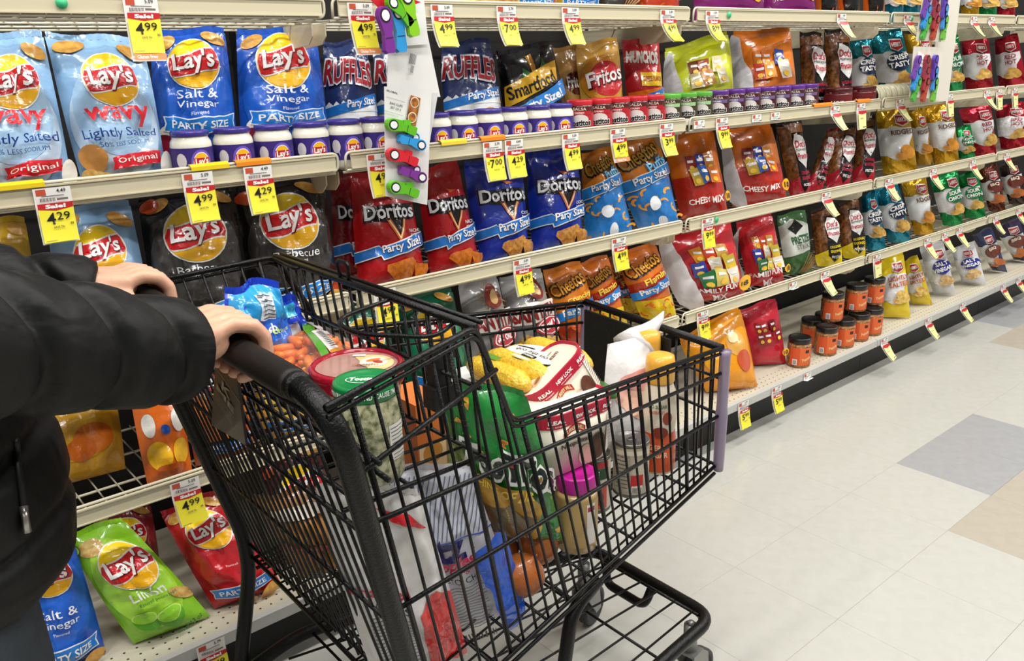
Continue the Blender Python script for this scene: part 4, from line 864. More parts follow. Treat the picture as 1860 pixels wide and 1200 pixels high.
# ------------------------------------------------------------------ hanging clip strips
def clip_shape(mb, c, s, ang, mi_body, mi_in, fl=1, depth=.012, n=None, ex=None, ey=None):
    """one spring bag clip: ring handle plus tapered jaw, drawn in the plane ex,ey"""
    c = Vector(c); n = ex.cross(ey)
    co, si = math.cos(ang), math.sin(ang)
    W = lambda x, y, o: c+(ex*((x*co-y*si*fl))+ey*((x*si+y*co*fl)))*s+n*o
    out = [(-.5+.26*math.cos(t), .0+.24*math.sin(t)) for t in [math.pi*(.35+1.3*k/12) for k in range(13)]]
    out += [(.0, -.13), (.45, -.20), (.54, -.12), (.55, .12), (.42, .16), (.0, .15), (-.2, .21)]
    hole = [(-.5+.15*math.cos(t), .0+.13*math.sin(t)) for t in [2*math.pi*k/14 for k in range(14)]]
    rim = [(-.5+.20*math.cos(t), .0+.18*math.sin(t)) for t in [2*math.pi*k/14 for k in range(14)]]
    m = len(out)
    mb.add([W(x, y, 0) for x, y in out]+[W(x*.97-.01, y*.94, depth) for x, y in out], [tuple(range(m))[::-1], tuple(range(m, 2*m))]+[(i, (i+1) % m, (i+1) % m+m, i+m) for i in range(m)], mi_body)
    mb.add([W(x, y, depth+.0006) for x, y in rim], [tuple(range(14))], mi_in)
    mb.add([W(x, y, depth+.0012) for x, y in hole], [tuple(range(14))], mi_in+1)
    mb.add([W(x, y, depth+.0006) for x, y in ((.1, -.12), (.12, -.12), (.12, .12), (.1, .12))], [(0, 1, 2, 3)], mi_in)
CLC = {'green': '#5fb61e', 'blue': '#2f97d6', 'red': '#d4202e', 'purple': '#7a2f8f', 'lime': '#86c81e'}
M_HB = mat('clip_black', '#1b1b1d', .5); M_HW = mat('clip_hole', '#e8e8ea', .4)
def card(name, label, quad, Y, th, mats, parent=None, tilt=(0, 0, 0, 0)):
    P = [ony(x, y, Y+t) for (x, y), t in zip(quad, tilt)]; n = (P[1]-P[0]).cross(P[3]-P[0]).normalized()
    if n.y > 0: n = -n
    L = sum(P, Vector())/4; b = MB(); b.add(P+[p-n*th for p in P], [(0, 1, 2, 3), (7, 6, 5, 4), (0, 4, 5, 1), (1, 5, 6, 2), (2, 6, 7, 3), (3, 7, 4, 0)])
    o = b.obj(name, mats, parent, False, L)
    return o, P, n, L
M_CARD = mat('card_white', '#e3e2df', .4)
st = thing('clip_strip', 'white hanging clip strip with packs of colourful bag clips beside the price tags', 'clip strip', ony(745, 170, -.05))
SL = st.location
o, P4, n4, L4 = card('backing_card', '', [(703, 172), (705, 62), (770, 30), (800, 176)], -.045, .0008, M_CARD, st, (0, 0, .002, .0)); 
o, P4, n4, L4 = card('hanger_card', '', [(778, 80), (710, 85), (700, -20), (768, -24)], -.052, .0008, M_CARD, st)
o, P4, n4, L4 = card('rear_card', '', [(768, 330), (720, 325), (722, 170), (796, 168)], -.046, .0008, mat('card_grey', '#d6d6d6', .35), st)
card('red_header', '', [(765, 4), (700, 27), (674, 0), (690, -25)], -.075, .0015, mat('header_red', '#c8202a', .35), st)
cd, P4, n4, L4 = card('pack_card', '', [(776, 372), (700, 356), (698, 157), (784, 162)], -.056, .0012, M_CARD, st)
ex = (P4[1]-P4[0])*-1; ex = ex.normalized(); ey = Vector((0, 0, 1)); ey = (ey-ex*ey.dot(ex)).normalized()
if ex.cross(ey).dot(n4) < 0: ex = -ex
S4 = flat_surf(P4[2]+n4*.0002, ex, -ex.cross(n4) if False else ey)
PR = Print(S4, .05, .0004)
PR.text(ink('#4a4a4a'), 'GLOBAL', .022, -.006, .03, .004); PR.text(ink('#6a6a6a'), 'BAG CLIPS', .038, -.030, .034, .005); PR.text(ink('#6a6a6a'), 'SET OF 5', .038, -.039, .028, .005)
PR.rect(ink('#8f8f8f'), .034, -.020, .05, .0008); PR.rect(ink('#8f8f8f'), .034, -.050, .05, .0008); PR.rect(ink('#8f8f8f'), .028, -.055, .04, .0006)
PR.rect(mat('photo_snack', '#b5702e', .4, var=(80, .9, '#5a2a14')), .083, -.033, .028, .064)
for k in range(2): PR.ell(ink('#e8e0cc'), .083, -.014-.034*k, .012, .012, 16); PR.ell(mat('photo_nuts', '#8a4a1c', .4, var=(150, .9, '#c98a3a')), .083, -.014-.034*k, .010, .010, 14)
PR.rect(ink('#c9cdd2'), .052, -.155, .095, .0006)
PR.obj('pack_print', st, SL)
clips = [((730, 232), 'green', 0, 1, .047), ((741, 257), 'blue', math.pi-.05, -1, .043), ((732, 287), 'red', -.05, 1, .049), ((743, 315), 'purple', math.pi-.1, -1, .043), ((734, 345), 'green', -.04, 1, .049)]
for (px_, c, a, fl_, s) in clips:
    mb = MB(); clip_shape(mb, ony(px_[0], px_[1], -.060), s*1.32, a, 0, 1, fl_, .014, None, ex, ey)
    clip_shape(mb, ony(px_[0]-4, px_[1]-8, -.060), s*1.05, a+.25, 0, 1, fl_, .007, None, ex, ey)
    mb.obj('bag_clip', [mat('clip_'+c, CLC[c], .3, 0, .4), M_HB, M_HW], st, False, SL)
for (px_, c, a, s) in (((700, 62), 'purple', -1.15, .062), ((722, 58), 'blue', -1.2, .066), ((742, 30), 'lime', -1.05, .066), ((726, 25), 'green', -.45, .05)):
    mb = MB(); clip_shape(mb, ony(px_[0], px_[1], -.085 if c != 'blue' else -.078), s*1.2, a, 0, 1, 1, .013, None, ex, ey)
    mb.obj('bag_clip', [mat('clip_'+c, CLC[c], .3, 0, .4), M_HB, M_HW], st, False, SL)
PB = Print(flat_surf(ony(742, 105, -.0462), ex, ey), .05, .0004)
for k in range(9): PB.rect(ink('#333333'), .004+k*.0016, 0, .0007 if k % 2 else .0011, .022)
PB.rect(ink('#9a9a9a'), .012, -.022, .008, .016); PB.obj('barcode', st, SL)
st2 = thing('clip_strip', 'pale hanging clip strip with packs of purple, red and blue clips', 'clip strip', ony(1700, 100, -.06)); S2 = st2.location
card('backing_card', '', [(1722, 184), (1690, 182), (1706, -10), (1746, -12)], -.06, .002, mat('card_cream', '#ddd6c8', .45), st2)
for qd, cy in (([(1716, 76), (1664, 74), (1678, -14), (1722, -16)], 34), ([(1706, 180), (1652, 176), (1660, 84), (1714, 86)], 146)):
    o, P4, n4, L4 = card('pack_card', '', qd, -.09, .002, mat('card_cream', '#ddd6c8', .45), st2)
    for k, (dx, cs) in enumerate(((-17, ('#6a3fa0', '#2f8fd0', '#4aa83a')), (0, ('#8a2436', '#a02a36', '#b0402a')), (17, ('#5a3fb0', '#3a8fd8', '#6ab83a')))):
        for j, c in enumerate(cs):
            mb = MB(); clip_shape(mb, ony(1695+dx-(cy-34)*.16, cy-20+j*20, -.094), .075, -1.5+.2*(k-1), 0, 1, 1, .012, None, ex, ey)
            mb.obj('bag_clip', [mat('clip_'+c, c, .3, 0, .4), M_HB, mat('clip_'+c, c)], st2, False, S2)
PB = Print(flat_surf(ony(1664, 112, -.0925), ex, ey), .1, .0006)
PB.rect(mat('photo_snack', '#b5702e'), .13, 0, .08, .09); PB.rect(ink('#f0ece6'), .04, 0, .09, .08)
for k in range(4): PB.rect(ink('#8a8a8a'), .035, .02-.014*k, .06, .002)
PB.obj('pack_print', st2, S2)
# ------------------------------------------------------------------ shopping cart
M_CB = mat('cart_black', '#050505', .36, 0, 0, (260, .5, .002), spec=.35); M_CP = mat('cart_plastic', '#141312', .55, 0, 0, (90, .2)); M_GRIP = mat('grip_plastic', '#16120f', .5, 0, 0, spec=.35)
M_BUMP = mat('bumper_lilac', '#8f8299', .25, 0, .3, alpha=.88); M_RUB = mat('wheel_rubber', '#3a3a3c', .6); M_STEEL = mat('caster_steel', '#8a8a86', .4, .6)
cart = thing('shopping_cart', 'black wire shopping cart with a folding child seat, loaded with groceries', 'shopping cart', (.85, -.57, 0)); KL = cart.location
HNr = onz(592, 741, 1.0); HNf = onz(862, 594, 1.005); LNr = onz(930, 766, .83); LNf = onz(1311, 632, .80)
HFr = Vector((.40, -.235, 1.0)); HFf = onz(500, 466, 1.005); LFr = Vector((.745, -.215, .832)); LFf = onz(1064, 548, .80)
BNr = Vector((.525, -.845, .405)); BNf = Vector((1.305, -.772, .545)); BFr = Vector((.525, -.25, .415)); BFf = Vector((1.335, -.365, .55))
NT = [HNr, HNf, LNr, LNf]; FT = [HFr, HFf, LFr, LFf]
def on_poly(poly, X):
    for a, b in zip(poly, poly[1:]):
        if a.x <= X <= b.x: return lerp(a, b, (X-a.x)/(b.x-a.x))
    return poly[0] if X < poly[0].x else poly[-1]
def wire(parent, pts, r, name='wire', n=6, m=None, closed=False): return MB().tube(pts, r, n, closed=closed).obj(name, m or M_CB, parent, True, KL+Vector((0, 0, 0)) if parent is cart else None) if parent is cart else sub(parent, pts, r, name, n, m, closed)
def sub(parent, pts, r, name, n, m, closed):
    o = MB().tube(pts, r, n, closed=closed).obj(name, m or M_CB, None, True, KL); o.parent = parent; o.location = (0, 0, 0); return o
def part(mb, name, m, smooth=True): return mb.obj(name, m, cart, smooth, KL)
# main tubes
for nm, top, mid, foot in (('near', Vector((.374, -.957, 1.004)), Vector((.515, -.868, .43)), Vector((.470, -.885, .13))), ('far', Vector((.380, -.215, 1.0)), Vector((.527, -.232, .425)), Vector((.462, -.232, .13)))):
    inner = Vector((.374, -.58, 1.004))
    part(MB().tube(bend([inner, top, mid, foot], .085, 8), .0148, 14), 'frame_tube', M_CB)
part(MB().tube([(.374, -.26, 1.004), (.374, -.30, 1.004), (.374, -.86, 1.004), (.374, -.872, 1.004)], .0195, 16, rs=[.017, .0195, .0195, .018]), 'handle_grip', M_GRIP)
part(MB().tube([(.374, -.872, 1.004), (.374, -.882, 1.004)], .0178, 16), 'grip_collar', M_CB)
P = Print(flat_surf((.374, -.52, 1.0237), (0, -1, 0), (1, 0, 0)), .05, .0004); [P.rect(ink('#b9b9b4'), -.03+.012*k, 0, .004 if k % 2 else .0015, .010) for k in range(6)]; P.obj('grip_lettering', cart, KL)
# side grilles
for poly, b0, b1, nm in ((NT, BNr, BNf, 'n'), (FT, BFr, BFf, 'f')):
    out = Vector((0, -1 if nm == 'n' else 1, 0))
    g = MB().tube(bend([p for p in poly], .02, 4), .0048, 8).obj('side_grille', M_CB, cart, True, KL)
    sub(g, bend([p+out*.002-Vector((0, 0, .010)) for p in poly], .02, 4), .0034, 'rim_wire', 8, None, False)
    XS = [poly[0].x+.036*k for k in range(1, 10)]; XS += [XS[-1]+.0285*k for k in range(1, 40) if XS[-1]+.0285*k < poly[-1].x-.01]
    for i, X in enumerate(XS):
        s = (X-poly[0].x)/(poly[-1].x-poly[0].x); X = lerp(poly[0].x, poly[-1].x, s); t = on_poly(poly, X); b = lerp(b0, b1, s)
        if nm == 'n' or i % 1 == 0: sub(g, [t, b], .0040 if i % 5 == 0 else .0024, 'wire', 6, None, False)
    sub(g, [b0+out*.003, b1+out*.003], .0038, 'bottom_wire', 8, None, False); sub(g, [b0-Vector((0, 0, .022)), b1-Vector((0, 0, .020))+Vector((.0, 0, 0))], .0038, 'bottom_wire', 8, None, False)
    def lev(X, f):
        s = (X-poly[0].x)/(poly[-1].x-poly[0].x); return s
    # long horizontal wires: given as (rear fraction of the rear edge, front fraction of the front edge)
    for fr, ff, part_ in ((.71, .80, 0), (.45, .44, 0)):
        a = lerp(b0, poly[0], fr); c = lerp(b1, poly[-1], ff); sub(g, [a+out*.004, c+out*.004], .0036, 'long_wire', 8, None, False)
    a = lerp(b0, poly[0], .845+.01); s_ = (LNr.x-.04-HNr.x)/(LNf.x-HNr.x)
    c = lerp(on_poly(poly, poly[1].x+.03), lerp(b0, b1, s_), .20)
    a = lerp(b0, poly[0], .83); sub(g, [a+out*.004, Vector((poly[1].x+.035, poly[1].y+.004, .935))+out*.004], .0036, 'long_wire', 8, None, False)
# rear gate
def rg(Y, z): return Vector((.378+(1.0-z)*.262, Y, z))
g = MB().tube([rg(-.25, .965), rg(-.93, .965)], .0040, 8).obj('rear_gate', M_CB, cart, True, KL)
for z, r in ((.925, .0032), (.80, .0038), (.63, .0034), (.445, .0036)): sub(g, [rg(-.24, z), rg(-.94+(1-z)*.13, z)], r, 'cross_wire', 8, None, False)
for i in range(22):
    Y = -.27-.028*i; sub(g, [rg(Y, .965), rg(Y*.93-.035, .425)], .0023, 'wire', 6, None, False)
def rearpt(x, y, o=0):
    d = ray(x, y); k = .262; t = (.378+k*(1-CAM.z)-o-CAM.x)/(d.x+k*d.z); return CAM+d*t
q = [rearpt(*p, .012) for p in ((392, 648), (424, 640), (446, 808), (384, 772))]
o = MB().add(q+[p+Vector((.004, 0, 0)) for p in q], [(0, 1, 2, 3), (7, 6, 5, 4), (0, 4, 5, 1), (1, 5, 6, 2), (2, 6, 7, 3), (3, 7, 4, 0)]).obj('advert_plate', mat('plate_brown', '#2a1f16', .4, 0, .1), None, False, KL); o.parent = g; o.location = (0, 0, 0)
ey = (q[0]-q[3]).normalized(); ex = Vector((0, -1, 0)); ex = (ex-ey*ex.dot(ey)).normalized(); cc = sum(q, Vector())/4
P = Print(flat_surf(cc+Vector((-.0008, 0, 0)), ex, ey), .05, .0003); cp = ink('#a89a84')
P.rect(cp, .0, .055, .07, .0016); P.text(cp, 'K', .0, .03, .022, .03); P.text(cp, 'ME', -.0, -.0, .045, .02)
for k in range(4): P.rect(cp, .0, -.022-.009*k, .05, .0012)
o = P.obj('advert_print', None, KL); o.parent = g; o.location = (0, 0, 0)
for a, b in (((.40, -.70, .965), (.44, -.93, .905)), ((.405, -.70, .94), (.45, -.93, .88)), ((.40, -.58, .955), (.43, -.44, .93))): sub(g, [a, b], .0036, 'leg_hole_bar', 8, None, False)
# child seat: back panel, platform, loops
s_ = MB().tube([HFf, HNf], .0062, 8).obj('seat_back', M_CB, cart, True, KL)
sub(s_, [HFf+Vector((.012, 0, .004)), HNf+Vector((.012, 0, .004))], .0036, 'top_wire', 8, None, False)
bF, bN = Vector((.668, -.25, .80)), Vector((.668, -.835, .80))
for i in range(19):
    t = (i+.5)/19; sub(s_, [lerp(HFf, HNf, t), lerp(bF, bN, t)], .0036 if i % 6 == 3 else .0025, 'wire', 6, None, False)
for f in (.45, 1.0): sub(s_, [lerp(HFf, bF, f), lerp(HNf, bN, f)], .0034, 'cross_wire', 8, None, False)
lp = lerp(HFf, HNf, .43); e = (HNf-HFf).normalized()
sub(s_, bend([lp-e*.012, lp-e*.020+Vector((-.002, 0, .034)), lp+e*.020+Vector((-.002, 0, .034)), lp+e*.012], .012), .0034, 'lift_loop', 8, None, False)
lq = lerp(HFf, HNf, .80)
sub(s_, bend([lerp(HFf, HNf, .93)+Vector((-.004, .0, -.004)), lerp(HFf, HNf, .93)+Vector((-.05, -.02, -.008)), lq+Vector((-.115, .0, -.012)), lq+Vector((-.105, .075, -.010)), lq+Vector((-.02, .085, -.004)), lerp(HFf, HNf, .66)+Vector((0, .0, -.002))], .04), .0034, 'cup_loop', 8, None, False)
sub(s_, bend([HFf+Vector((-.01, -.01, 0)), HFf+Vector((-.012, -.10, -.004)), HFf+Vector((.003, -.11, -.002))], .02), .0034, 'bag_hook', 8, None, False)
p_ = MB().tube([(.45, -.30, .818), (.45, -.86, .818)], .0036, 8).obj('seat_platform', M_CB, cart, True, KL)
for i in range(14): sub(p_, [(.45, -.30-.043*i, .818), (.664, -.28-.042*i, .802)], .0026, 'wire', 6, None, False)
sub(p_, [(.42, -.862, .822), (.645, -.845, .812)], .0036, 'side_wire', 8, None, False); sub(p_, [(.53, -.29, .8105), (.53, -.85, .8105)], .003, 'cross_wire', 8, None, False)
lt = ony(795, 640, -.74); la = MB(); la.box((-.014, -.012, -.05), (.014, .012, .0)); la.box((-.02, -.016, -.085), (.02, .016, -.05)); la.box((-.008, -.008, -.012), (.03, .008, .008))
o = obj('seat_latch', [v+lt for v in la.v], la.f, M_CP, cart, False, None, KL)
# floor grille
g = MB().tube([BNr, BFr], .0042, 8).obj('basket_floor', M_CB, cart, True, KL)
for i in range(19): t = (i+.5)/19; sub(g, [lerp(BNr, BFr, t), lerp(BNf, BFf, t)], .0022, 'wire', 6, None, False)
for i in range(13): t = (i+.5)/13; sub(g, [lerp(BNr, BNf, t)-Vector((0, 0, .003)), lerp(BFr, BFf, t)-Vector((0, 0, .003))], .0030, 'cross_wire', 6, None, False)
# front grille with board and bumpers
g = MB().tube([LNf, LFf], .0085, 8).obj('front_grille', M_CB, cart, True, KL)
for i in range(12): t = (i+.5)/12; sub(g, [lerp(LNf, LFf, t), lerp(BNf, BFf, t)], .0026, 'wire', 6, None, False)
for f in (.25, .55, 1): sub(g, [lerp(LNf, BNf, f), lerp(LFf, BFf, f)], .0034, 'cross_wire', 8, None, False)
q = [lerp(LNf, LFf, .30)-Vector((.012, 0, .012)), lerp(LNf, LFf, .965)-Vector((.012, 0, .012)), lerp(BNf, BFf, .965)+Vector((-.012, 0, .03)), lerp(BNf, BFf, .30)+Vector((-.012, 0, .03))]
o = MB().add(q+[p-Vector((.006, 0, 0)) for p in q], [(0, 1, 2, 3), (7, 6, 5, 4), (0, 4, 5, 1), (1, 5, 6, 2), (2, 6, 7, 3), (3, 7, 4, 0)]).obj('front_board', M_CP, None, False, KL); o.parent = g; o.location = (0, 0, 0)
for a, b in ((LNf, BNf), (LFf, BFf)):
    d = Vector((.004, -.006 if a is LNf else .006, 0)); o = MB().tube([a+d-Vector((0, 0, .005)), lerp(a, b, .06)+d, lerp(a, b, .5)+d, lerp(a, b, .54)+d, lerp(a, b, .95)+d, b+d+Vector((0, 0, -.012))], .012, 10, rs=[.013, .011, .011, .0125, .011, .010]).obj('corner_bumper', M_BUMP, None, True, KL); o.parent = g; o.location = (0, 0, 0)
# lower frame and tray
TZ = .20
fr = bend([(.455, -.885, TZ-.05), (.62, -.87, TZ), (1.285, -.80, TZ), (1.285, -.44, TZ), (.60, -.25, TZ), (.455, -.232, TZ-.05)], .05, 6)
part(MB().tube(fr, .0138, 12), 'lower_frame', M_CB)
g = MB().tube([(1.262, -.78, TZ+.006), (1.262, -.46, TZ+.006)], .0036, 8).obj('lower_rack', M_CB, cart, True, KL)
for i in range(7): t = (i+.5)/7; sub(g, [(1.262, lerp(-.79, -.45, t), TZ+.008), (.55, lerp(-.86, -.25, t), TZ-.012)], .0026, 'rod', 6, None, False)
for X in (1.10, .85, .62): t = (1.262-X)/.7; sub(g, [(X, lerp(-.80, -.87, t), TZ), (X, lerp(-.44, -.25, t), TZ)], .0032, 'cross_rod', 6, None, False)
part(MB().tube(bend([(1.275, -.50, TZ-.004), (1.262, -.51, TZ-.052), (1.262, -.63, TZ-.052), (1.275, -.64, TZ-.004)], .025), .0105, 10), 'front_guard', M_CB)
for Yt, Yb in ((-.80, -.825), (-.31, -.37)):
    part(MB().tube(bend([(.935, Yt, .455), (.865, Yt-.004, .425), (.80, Yb, .20)], .04), .0125, 12), 'support_strut', M_CB)
# casters
def caster(x, y, ang, r=.050, top=.188):
    # x,y: swivel stem; the wheel trails in the direction ang
    L = Vector((x, y, 0)); fw_ = Vector((math.cos(ang), math.sin(ang), 0)); ax = Vector((fw_.y, -fw_.x, 0)); c = L+fw_*.038+Vector((0, 0, r)); piv = L
    w_ = MB().lathe([(.001, -.013), (r*.30, -.015), (r*.34, -.010), (r*.72, -.010), (r*.76, -.014), (r*.97, -.013), (r, -.008), (r, .008), (r*.97, .013), (r*.76, .014), (r*.72, .010), (r*.34, .010), (r*.30, .015), (.001, .013)], 30, c, ax).obj('wheel', M_RUB, cart, True, KL)
    o = MB().lathe([(r*.74, -.0112), (r*.36, -.0112)], 24, c, ax, caps=False).obj('hub', M_STEEL, None, True, KL); o.parent = w_; o.location = (0, 0, 0)
    f_ = MB()
    for s in (-1, 1):
        pts = [c+ax*(s*.019)+fw_*a+Vector((0, 0, b)) for a, b in ((-.012, -.010), (.012, -.008), (.004, .055), (-.020, .075), (-.058, .075), (-.058, .055))]
        f_.add(pts+[p+ax*(s*.0035) for p in pts], [tuple(range(6)), tuple(range(11, 5, -1))]+[(i, (i+1) % 6, (i+1) % 6+6, i+6) for i in range(6)])
    f_.add([c+ax*a+fw_*b+Vector((0, 0, h)) for h in (.070, .076) for a, b in ((-.022, -.058), (.022, -.058), (.022, -.018), (-.022, -.018))], [(0, 1, 2, 3), (7, 6, 5, 4), (0, 4, 5, 1), (1, 5, 6, 2), (2, 6, 7, 3), (3, 7, 4, 0)])
    part(f_, 'caster_fork', M_STEEL, False)
    part(MB().lathe([(.015, r+.072), (.015, top)], 14, piv), 'swivel_stem', M_STEEL); part(MB().lathe([(.007, top), (.007, top+.008), (.001, top+.009)], 8, piv), 'caster_bolt', M_STEEL)
caster(1.238, -.458, .3); caster(1.245, -.775, .15)
caster(.462, -.885, 3.1, top=.16); caster(.462, -.232, 3.0, top=.16)
# ------------------------------------------------------------------ groceries in the cart
def zfl(X): return .409+.1795*(X-.525)
def box_pts(o, ex, ey, ez, sx, sy, sz): return [o+ex*(a*sx/2)+ey*(b*sy/2)+ez*(c*sz/2) for c in (-1, 1) for a, b in ((-1, -1), (1, -1), (1, 1), (-1, 1))]
BOXF = [(0, 3, 2, 1), (4, 5, 6, 7), (0, 1, 5, 4), (1, 2, 6, 5), (2, 3, 7, 6), (3, 0, 4, 7)]
# dip jar on the child seat
M_SPIN = mat('spinach_dip', '#c9c6a0', .35, 0, .6, (60, .2), var=(95, .95, '#4c5a2a'))
def d_spin(P, r, y0, y1):
    h = y1-y0; P.text(ink(WHT), 'DIP', -r*.3, y1-.12*h, r*.5, h*.10, 0, 0, .02); P.ell(ink('#7a2a5a'), -r*.35, y0+.32*h, r*.62, h*.30, 20); P.ell(ink('#3a6a2a'), -r*.35, y0+.36*h, r*.56, h*.26, 20)
    P.text(ink(BLK), 'Tostitos', -r*.35, y0+.34*h, r*1.3, h*.24, 0, 0, .12); P.text(ink(WHT), 'Tostitos', -r*.35, y0+.34*h, r*1.2, h*.2, 0, 0, .02)
dj = jar('dip_jar', 'spinach dip jar with green lid on the cart seat', .503, -.797, .819, .0435, .137, '#c9c6a0', '#0d7a3c', d_spin, None, lidh=.019, rl=.98, labc='#1d4a34', bodymat=M_SPIN, turn=-1.35, span=.75, neck=.94)
Lj = Vector((.503, -.797, .819))
P = Print(cyl_surf(Lj, .0430, face_of(.503, -.797)), .01, .0004); P.text(ink(WHT), "POUND 'CAUSE I'M THE", .02, .1275, .075, .0075, 0, 0, .02); P.text(ink(WHT), 'ATTENTION.', -.045, .1275, .034, .007, 0, 0, .02); P.obj('lid_lettering', dj, Lj)
P = Print(flat_surf(Lj+Vector((0, 0, .1362)), (.75, -.66, 0), (.66, .75, 0)), .02, .0004); P.ell(ink(WHT), 0, 0, .026, .013); P.ell(ink('#0d7a3c'), 0, 0, .0245, .0118); P.text(ink(WHT), 'Tostitos', 0, 0, .042, .011, 0, 0, .04); P.obj('lid_logo', dj, Lj)
nf = Print(cyl_surf(Lj, .0442, face_of(.503, -.797)+.95), .02, .0003); nf.rect(ink('#e8e6de'), 0, .058, .03, .05)
for k in range(9): nf.rect(ink('#55534d'), -.001, .078-.005*k, .024, .0012)
nf.obj('nutrition_label', dj, Lj)
# red-lidded tub
tc = Vector((.588, -.622, .822)); tub = MB().lathe([(.056, -.012), (.058, -.010), (.067, .066), (.068, .07)], 40, tc).obj('dip_tub', mat('tub_peach', '#d8b89a', .35, 0, .3), None, True, tc); tag(tub, 'round dip tub with clear red-rimmed lid on the cart seat', 'tub')
M_LR = mat('lid_red_clear', '#a3142a', .15, 0, .5)
MB().lathe([(.070, .060), (.0725, .066), (.0705, .072), (.073, .078), (.073, .086), (.070, .0895), (.064, .0895), (.0625, .085)], 44, tc, caps=False).obj('lid_rim', M_LR, tub, True, tc)
MB().lathe([(.0630, .085), (.001, .085)], 44, tc, caps=False).obj('lid_film', mat('lid_film', '#b58a80', .15, 0, .6), tub, True, tc)
P = Print(flat_surf(tc+Vector((0, 0, .0853)), (.75, -.66, 0), (.66, .75, 0)), .015, .0004)
P.ell(ink('#efc68a'), .014, .006, .042, .040, 24, a0=-1.2, a1=2.2); P.ell(ink('#f0e4cc'), .024, .012, .022, .022, 20); P.ell(ink('#d9793a'), .022, .020, .012, .006, 14, rot=.5); P.ell(ink('#c9503a'), .030, .012, .010, .005, 14, rot=-.6); P.rect(ink(WHT), -.004, .040, .020, .007); P.text(ink('#a8662a'), 'PIMIENTO', .014, -.004, .04, .007)
P.obj('lid_print', tub, tc)
# baby carrots
ca = [onz(462, 650, .856), onz(585, 705, .856), onz(662, 640, .856), onz(520, 588, .856)]
cbag = bag_from_quad('carrot_bag', 'clear bag of baby carrots with white barcode label, lying on the cart seat', None, ca[0]+Vector((-.02, -.02, 0)), ca[1], ca[3], ca[2]+Vector((.02, .02, 0)), .085, '#e7d9c4', seal=False, wr=1.2)
cbag.data.materials.clear(); cbag.data.materials.append(crinkle(mat('clear_film', '#f6efe6', .1, 0, .3, (16, .3), alpha=.07), 12, .6))
rnd = random.Random(5); cc = sum(ca, Vector())/4; M_CAR = mat('carrot', '#f07208', .4, 0, .2, (60, .1), var=(30, .6, '#f78c14'))
e1 = (ca[1]-ca[0]).normalized(); e2 = (ca[3]-ca[0]).normalized()
for k in range(80):
    a, b = rnd.uniform(-.085, .085), rnd.uniform(-.09, .09); c = cc+e1*a+e2*b+Vector((0, 0, rnd.uniform(-.010, .034)*(1-(a*a+b*b)/.018)))
    d = Vector((rnd.uniform(-1, 1), rnd.uniform(-1, 1), rnd.uniform(-.15, .15))).normalized()*.021
    MB().tube([c-d, c-d*.85, c, c+d*.85, c+d], .008, 8, rs=[.003, .007, .0082, .0065, .002]).obj('carrot', M_CAR, cbag, True, cbag.location)
nn = Vector((0, 0, 1))
P = Print(lambda x, y, o: cc+e1*x+e2*y+nn*(.045-2.2*(x*x+y*y)+o), .012, .0005)
P.poly([(-.05, .075), (-.01, .075), (.03, .02), (.09, -.02), (.085, -.05), (.0, .0)], film('#4f9a2c')); P.rect(film('#ece6e2'), .062, .018, .07, .042, -.3); P.rect(film('#ece6e2'), .02, .055, .075, .03, -.3)
for k in range(10): P.rect(ink('#2a2a2c'), .040+k*.0055, .026-k*.0017, .0018, .022, -.3)
P.rect(ink('#c9842a'), .10, .0, .010, .04, -.3); P.poly([(-.045, .02), (-.025, .03), (-.022, .008), (-.035, .0)], film('#2a2018'))
P.obj('bag_print', cbag, cbag.location)
# blue bag behind the near hand
def d_blue(P, W, H):
    P.poly([(-.495*W, .55*H), (.495*W, .55*H), (.45*W, .99*H), (-.45*W, .99*H)], film('#2f9fdc')); P.ell(film('#2a6fe0'), 0, .5*H, .44*W, .2*H)
    P.rect(film('#e9eef2'), .02*W, .80*H, .30*W, .24*H, -.12)
    for k in range(6): P.rect(ink('#55606a'), .02*W, (.70+.04*k)*H, .26*W, .012*H, -.12)
    P.text(film(WHT), 'fresh', -.05*W, .56*H, .3*W, .1*H, .1, .2, .03); P.text(film('#c8e04a'), 'chips', .15*W, .52*H, .25*W, .08*H)
bag_from_quad('snack_bag', 'shiny blue bag with white barcode behind the shopper hands', d_blue, Vector((.475, -.36, .823)), Vector((.628, -.31, .823)), ony(408, 528, -.33), ony(505, 520, -.33), .09, '#1c44cc', wr=1.6)
def d_blue2(P, W, H): P.rect(film('#e4eaf0'), -.25*W, .4*H, .4*W, .5*H, .1); P.rect(film('#35b0d8'), -.2*W, .85*H, .5*W, .2*H, .1)
bag_from_quad('snack_bag', 'smaller blue and white bag tucked beside the large blue bag', d_blue2, Vector((.615, -.335, .822)), Vector((.668, -.295, .822)), ony(502, 548, -.31), ony(542, 545, -.31), .035, '#1a3fc4', wr=1.4)
# chip bags in the basket
def d_white(P, W, H):
    P.poly([(.06*W, .02*H), (.49*W, .02*H), (.49*W, .44*H), (.30*W, .52*H), (.06*W, .40*H)], film('#d5302c')); P.poly([(.0*W, .93*H), (.3*W, .91*H), (.42*W, .84*H), (.10*W, .88*H)], film('#d0202a'))
    P.text(film('#b01f2e'), 'unsalted', -.22*W, .52*H, .5*W, .06*H, 0, 0, .02); P.text(ink('#3a3a3a'), 'CHIPS', -.16*W, .43*H, .3*W, .04*H)
    for k in range(18): P.rect(ink('#6a6a6c'), -.19*W, (.38-.018*k)*H, .36*W, .006*H)
    for k in range(8): P.rect(ink(BLK), -.3*W+k*.03*W, .05*H, .012*W, .05*H)
bag_from_quad('chip_bag', 'white chip bag with red corner panel, nearest the rear cart frame', d_white, ony(678, 1228, -.735), ony(850, 1188, -.745), ony(570, 884, -.715), ony(765, 900, -.765), .07, '#cfccc8', cat='bag', wr=1.2, seed=11)
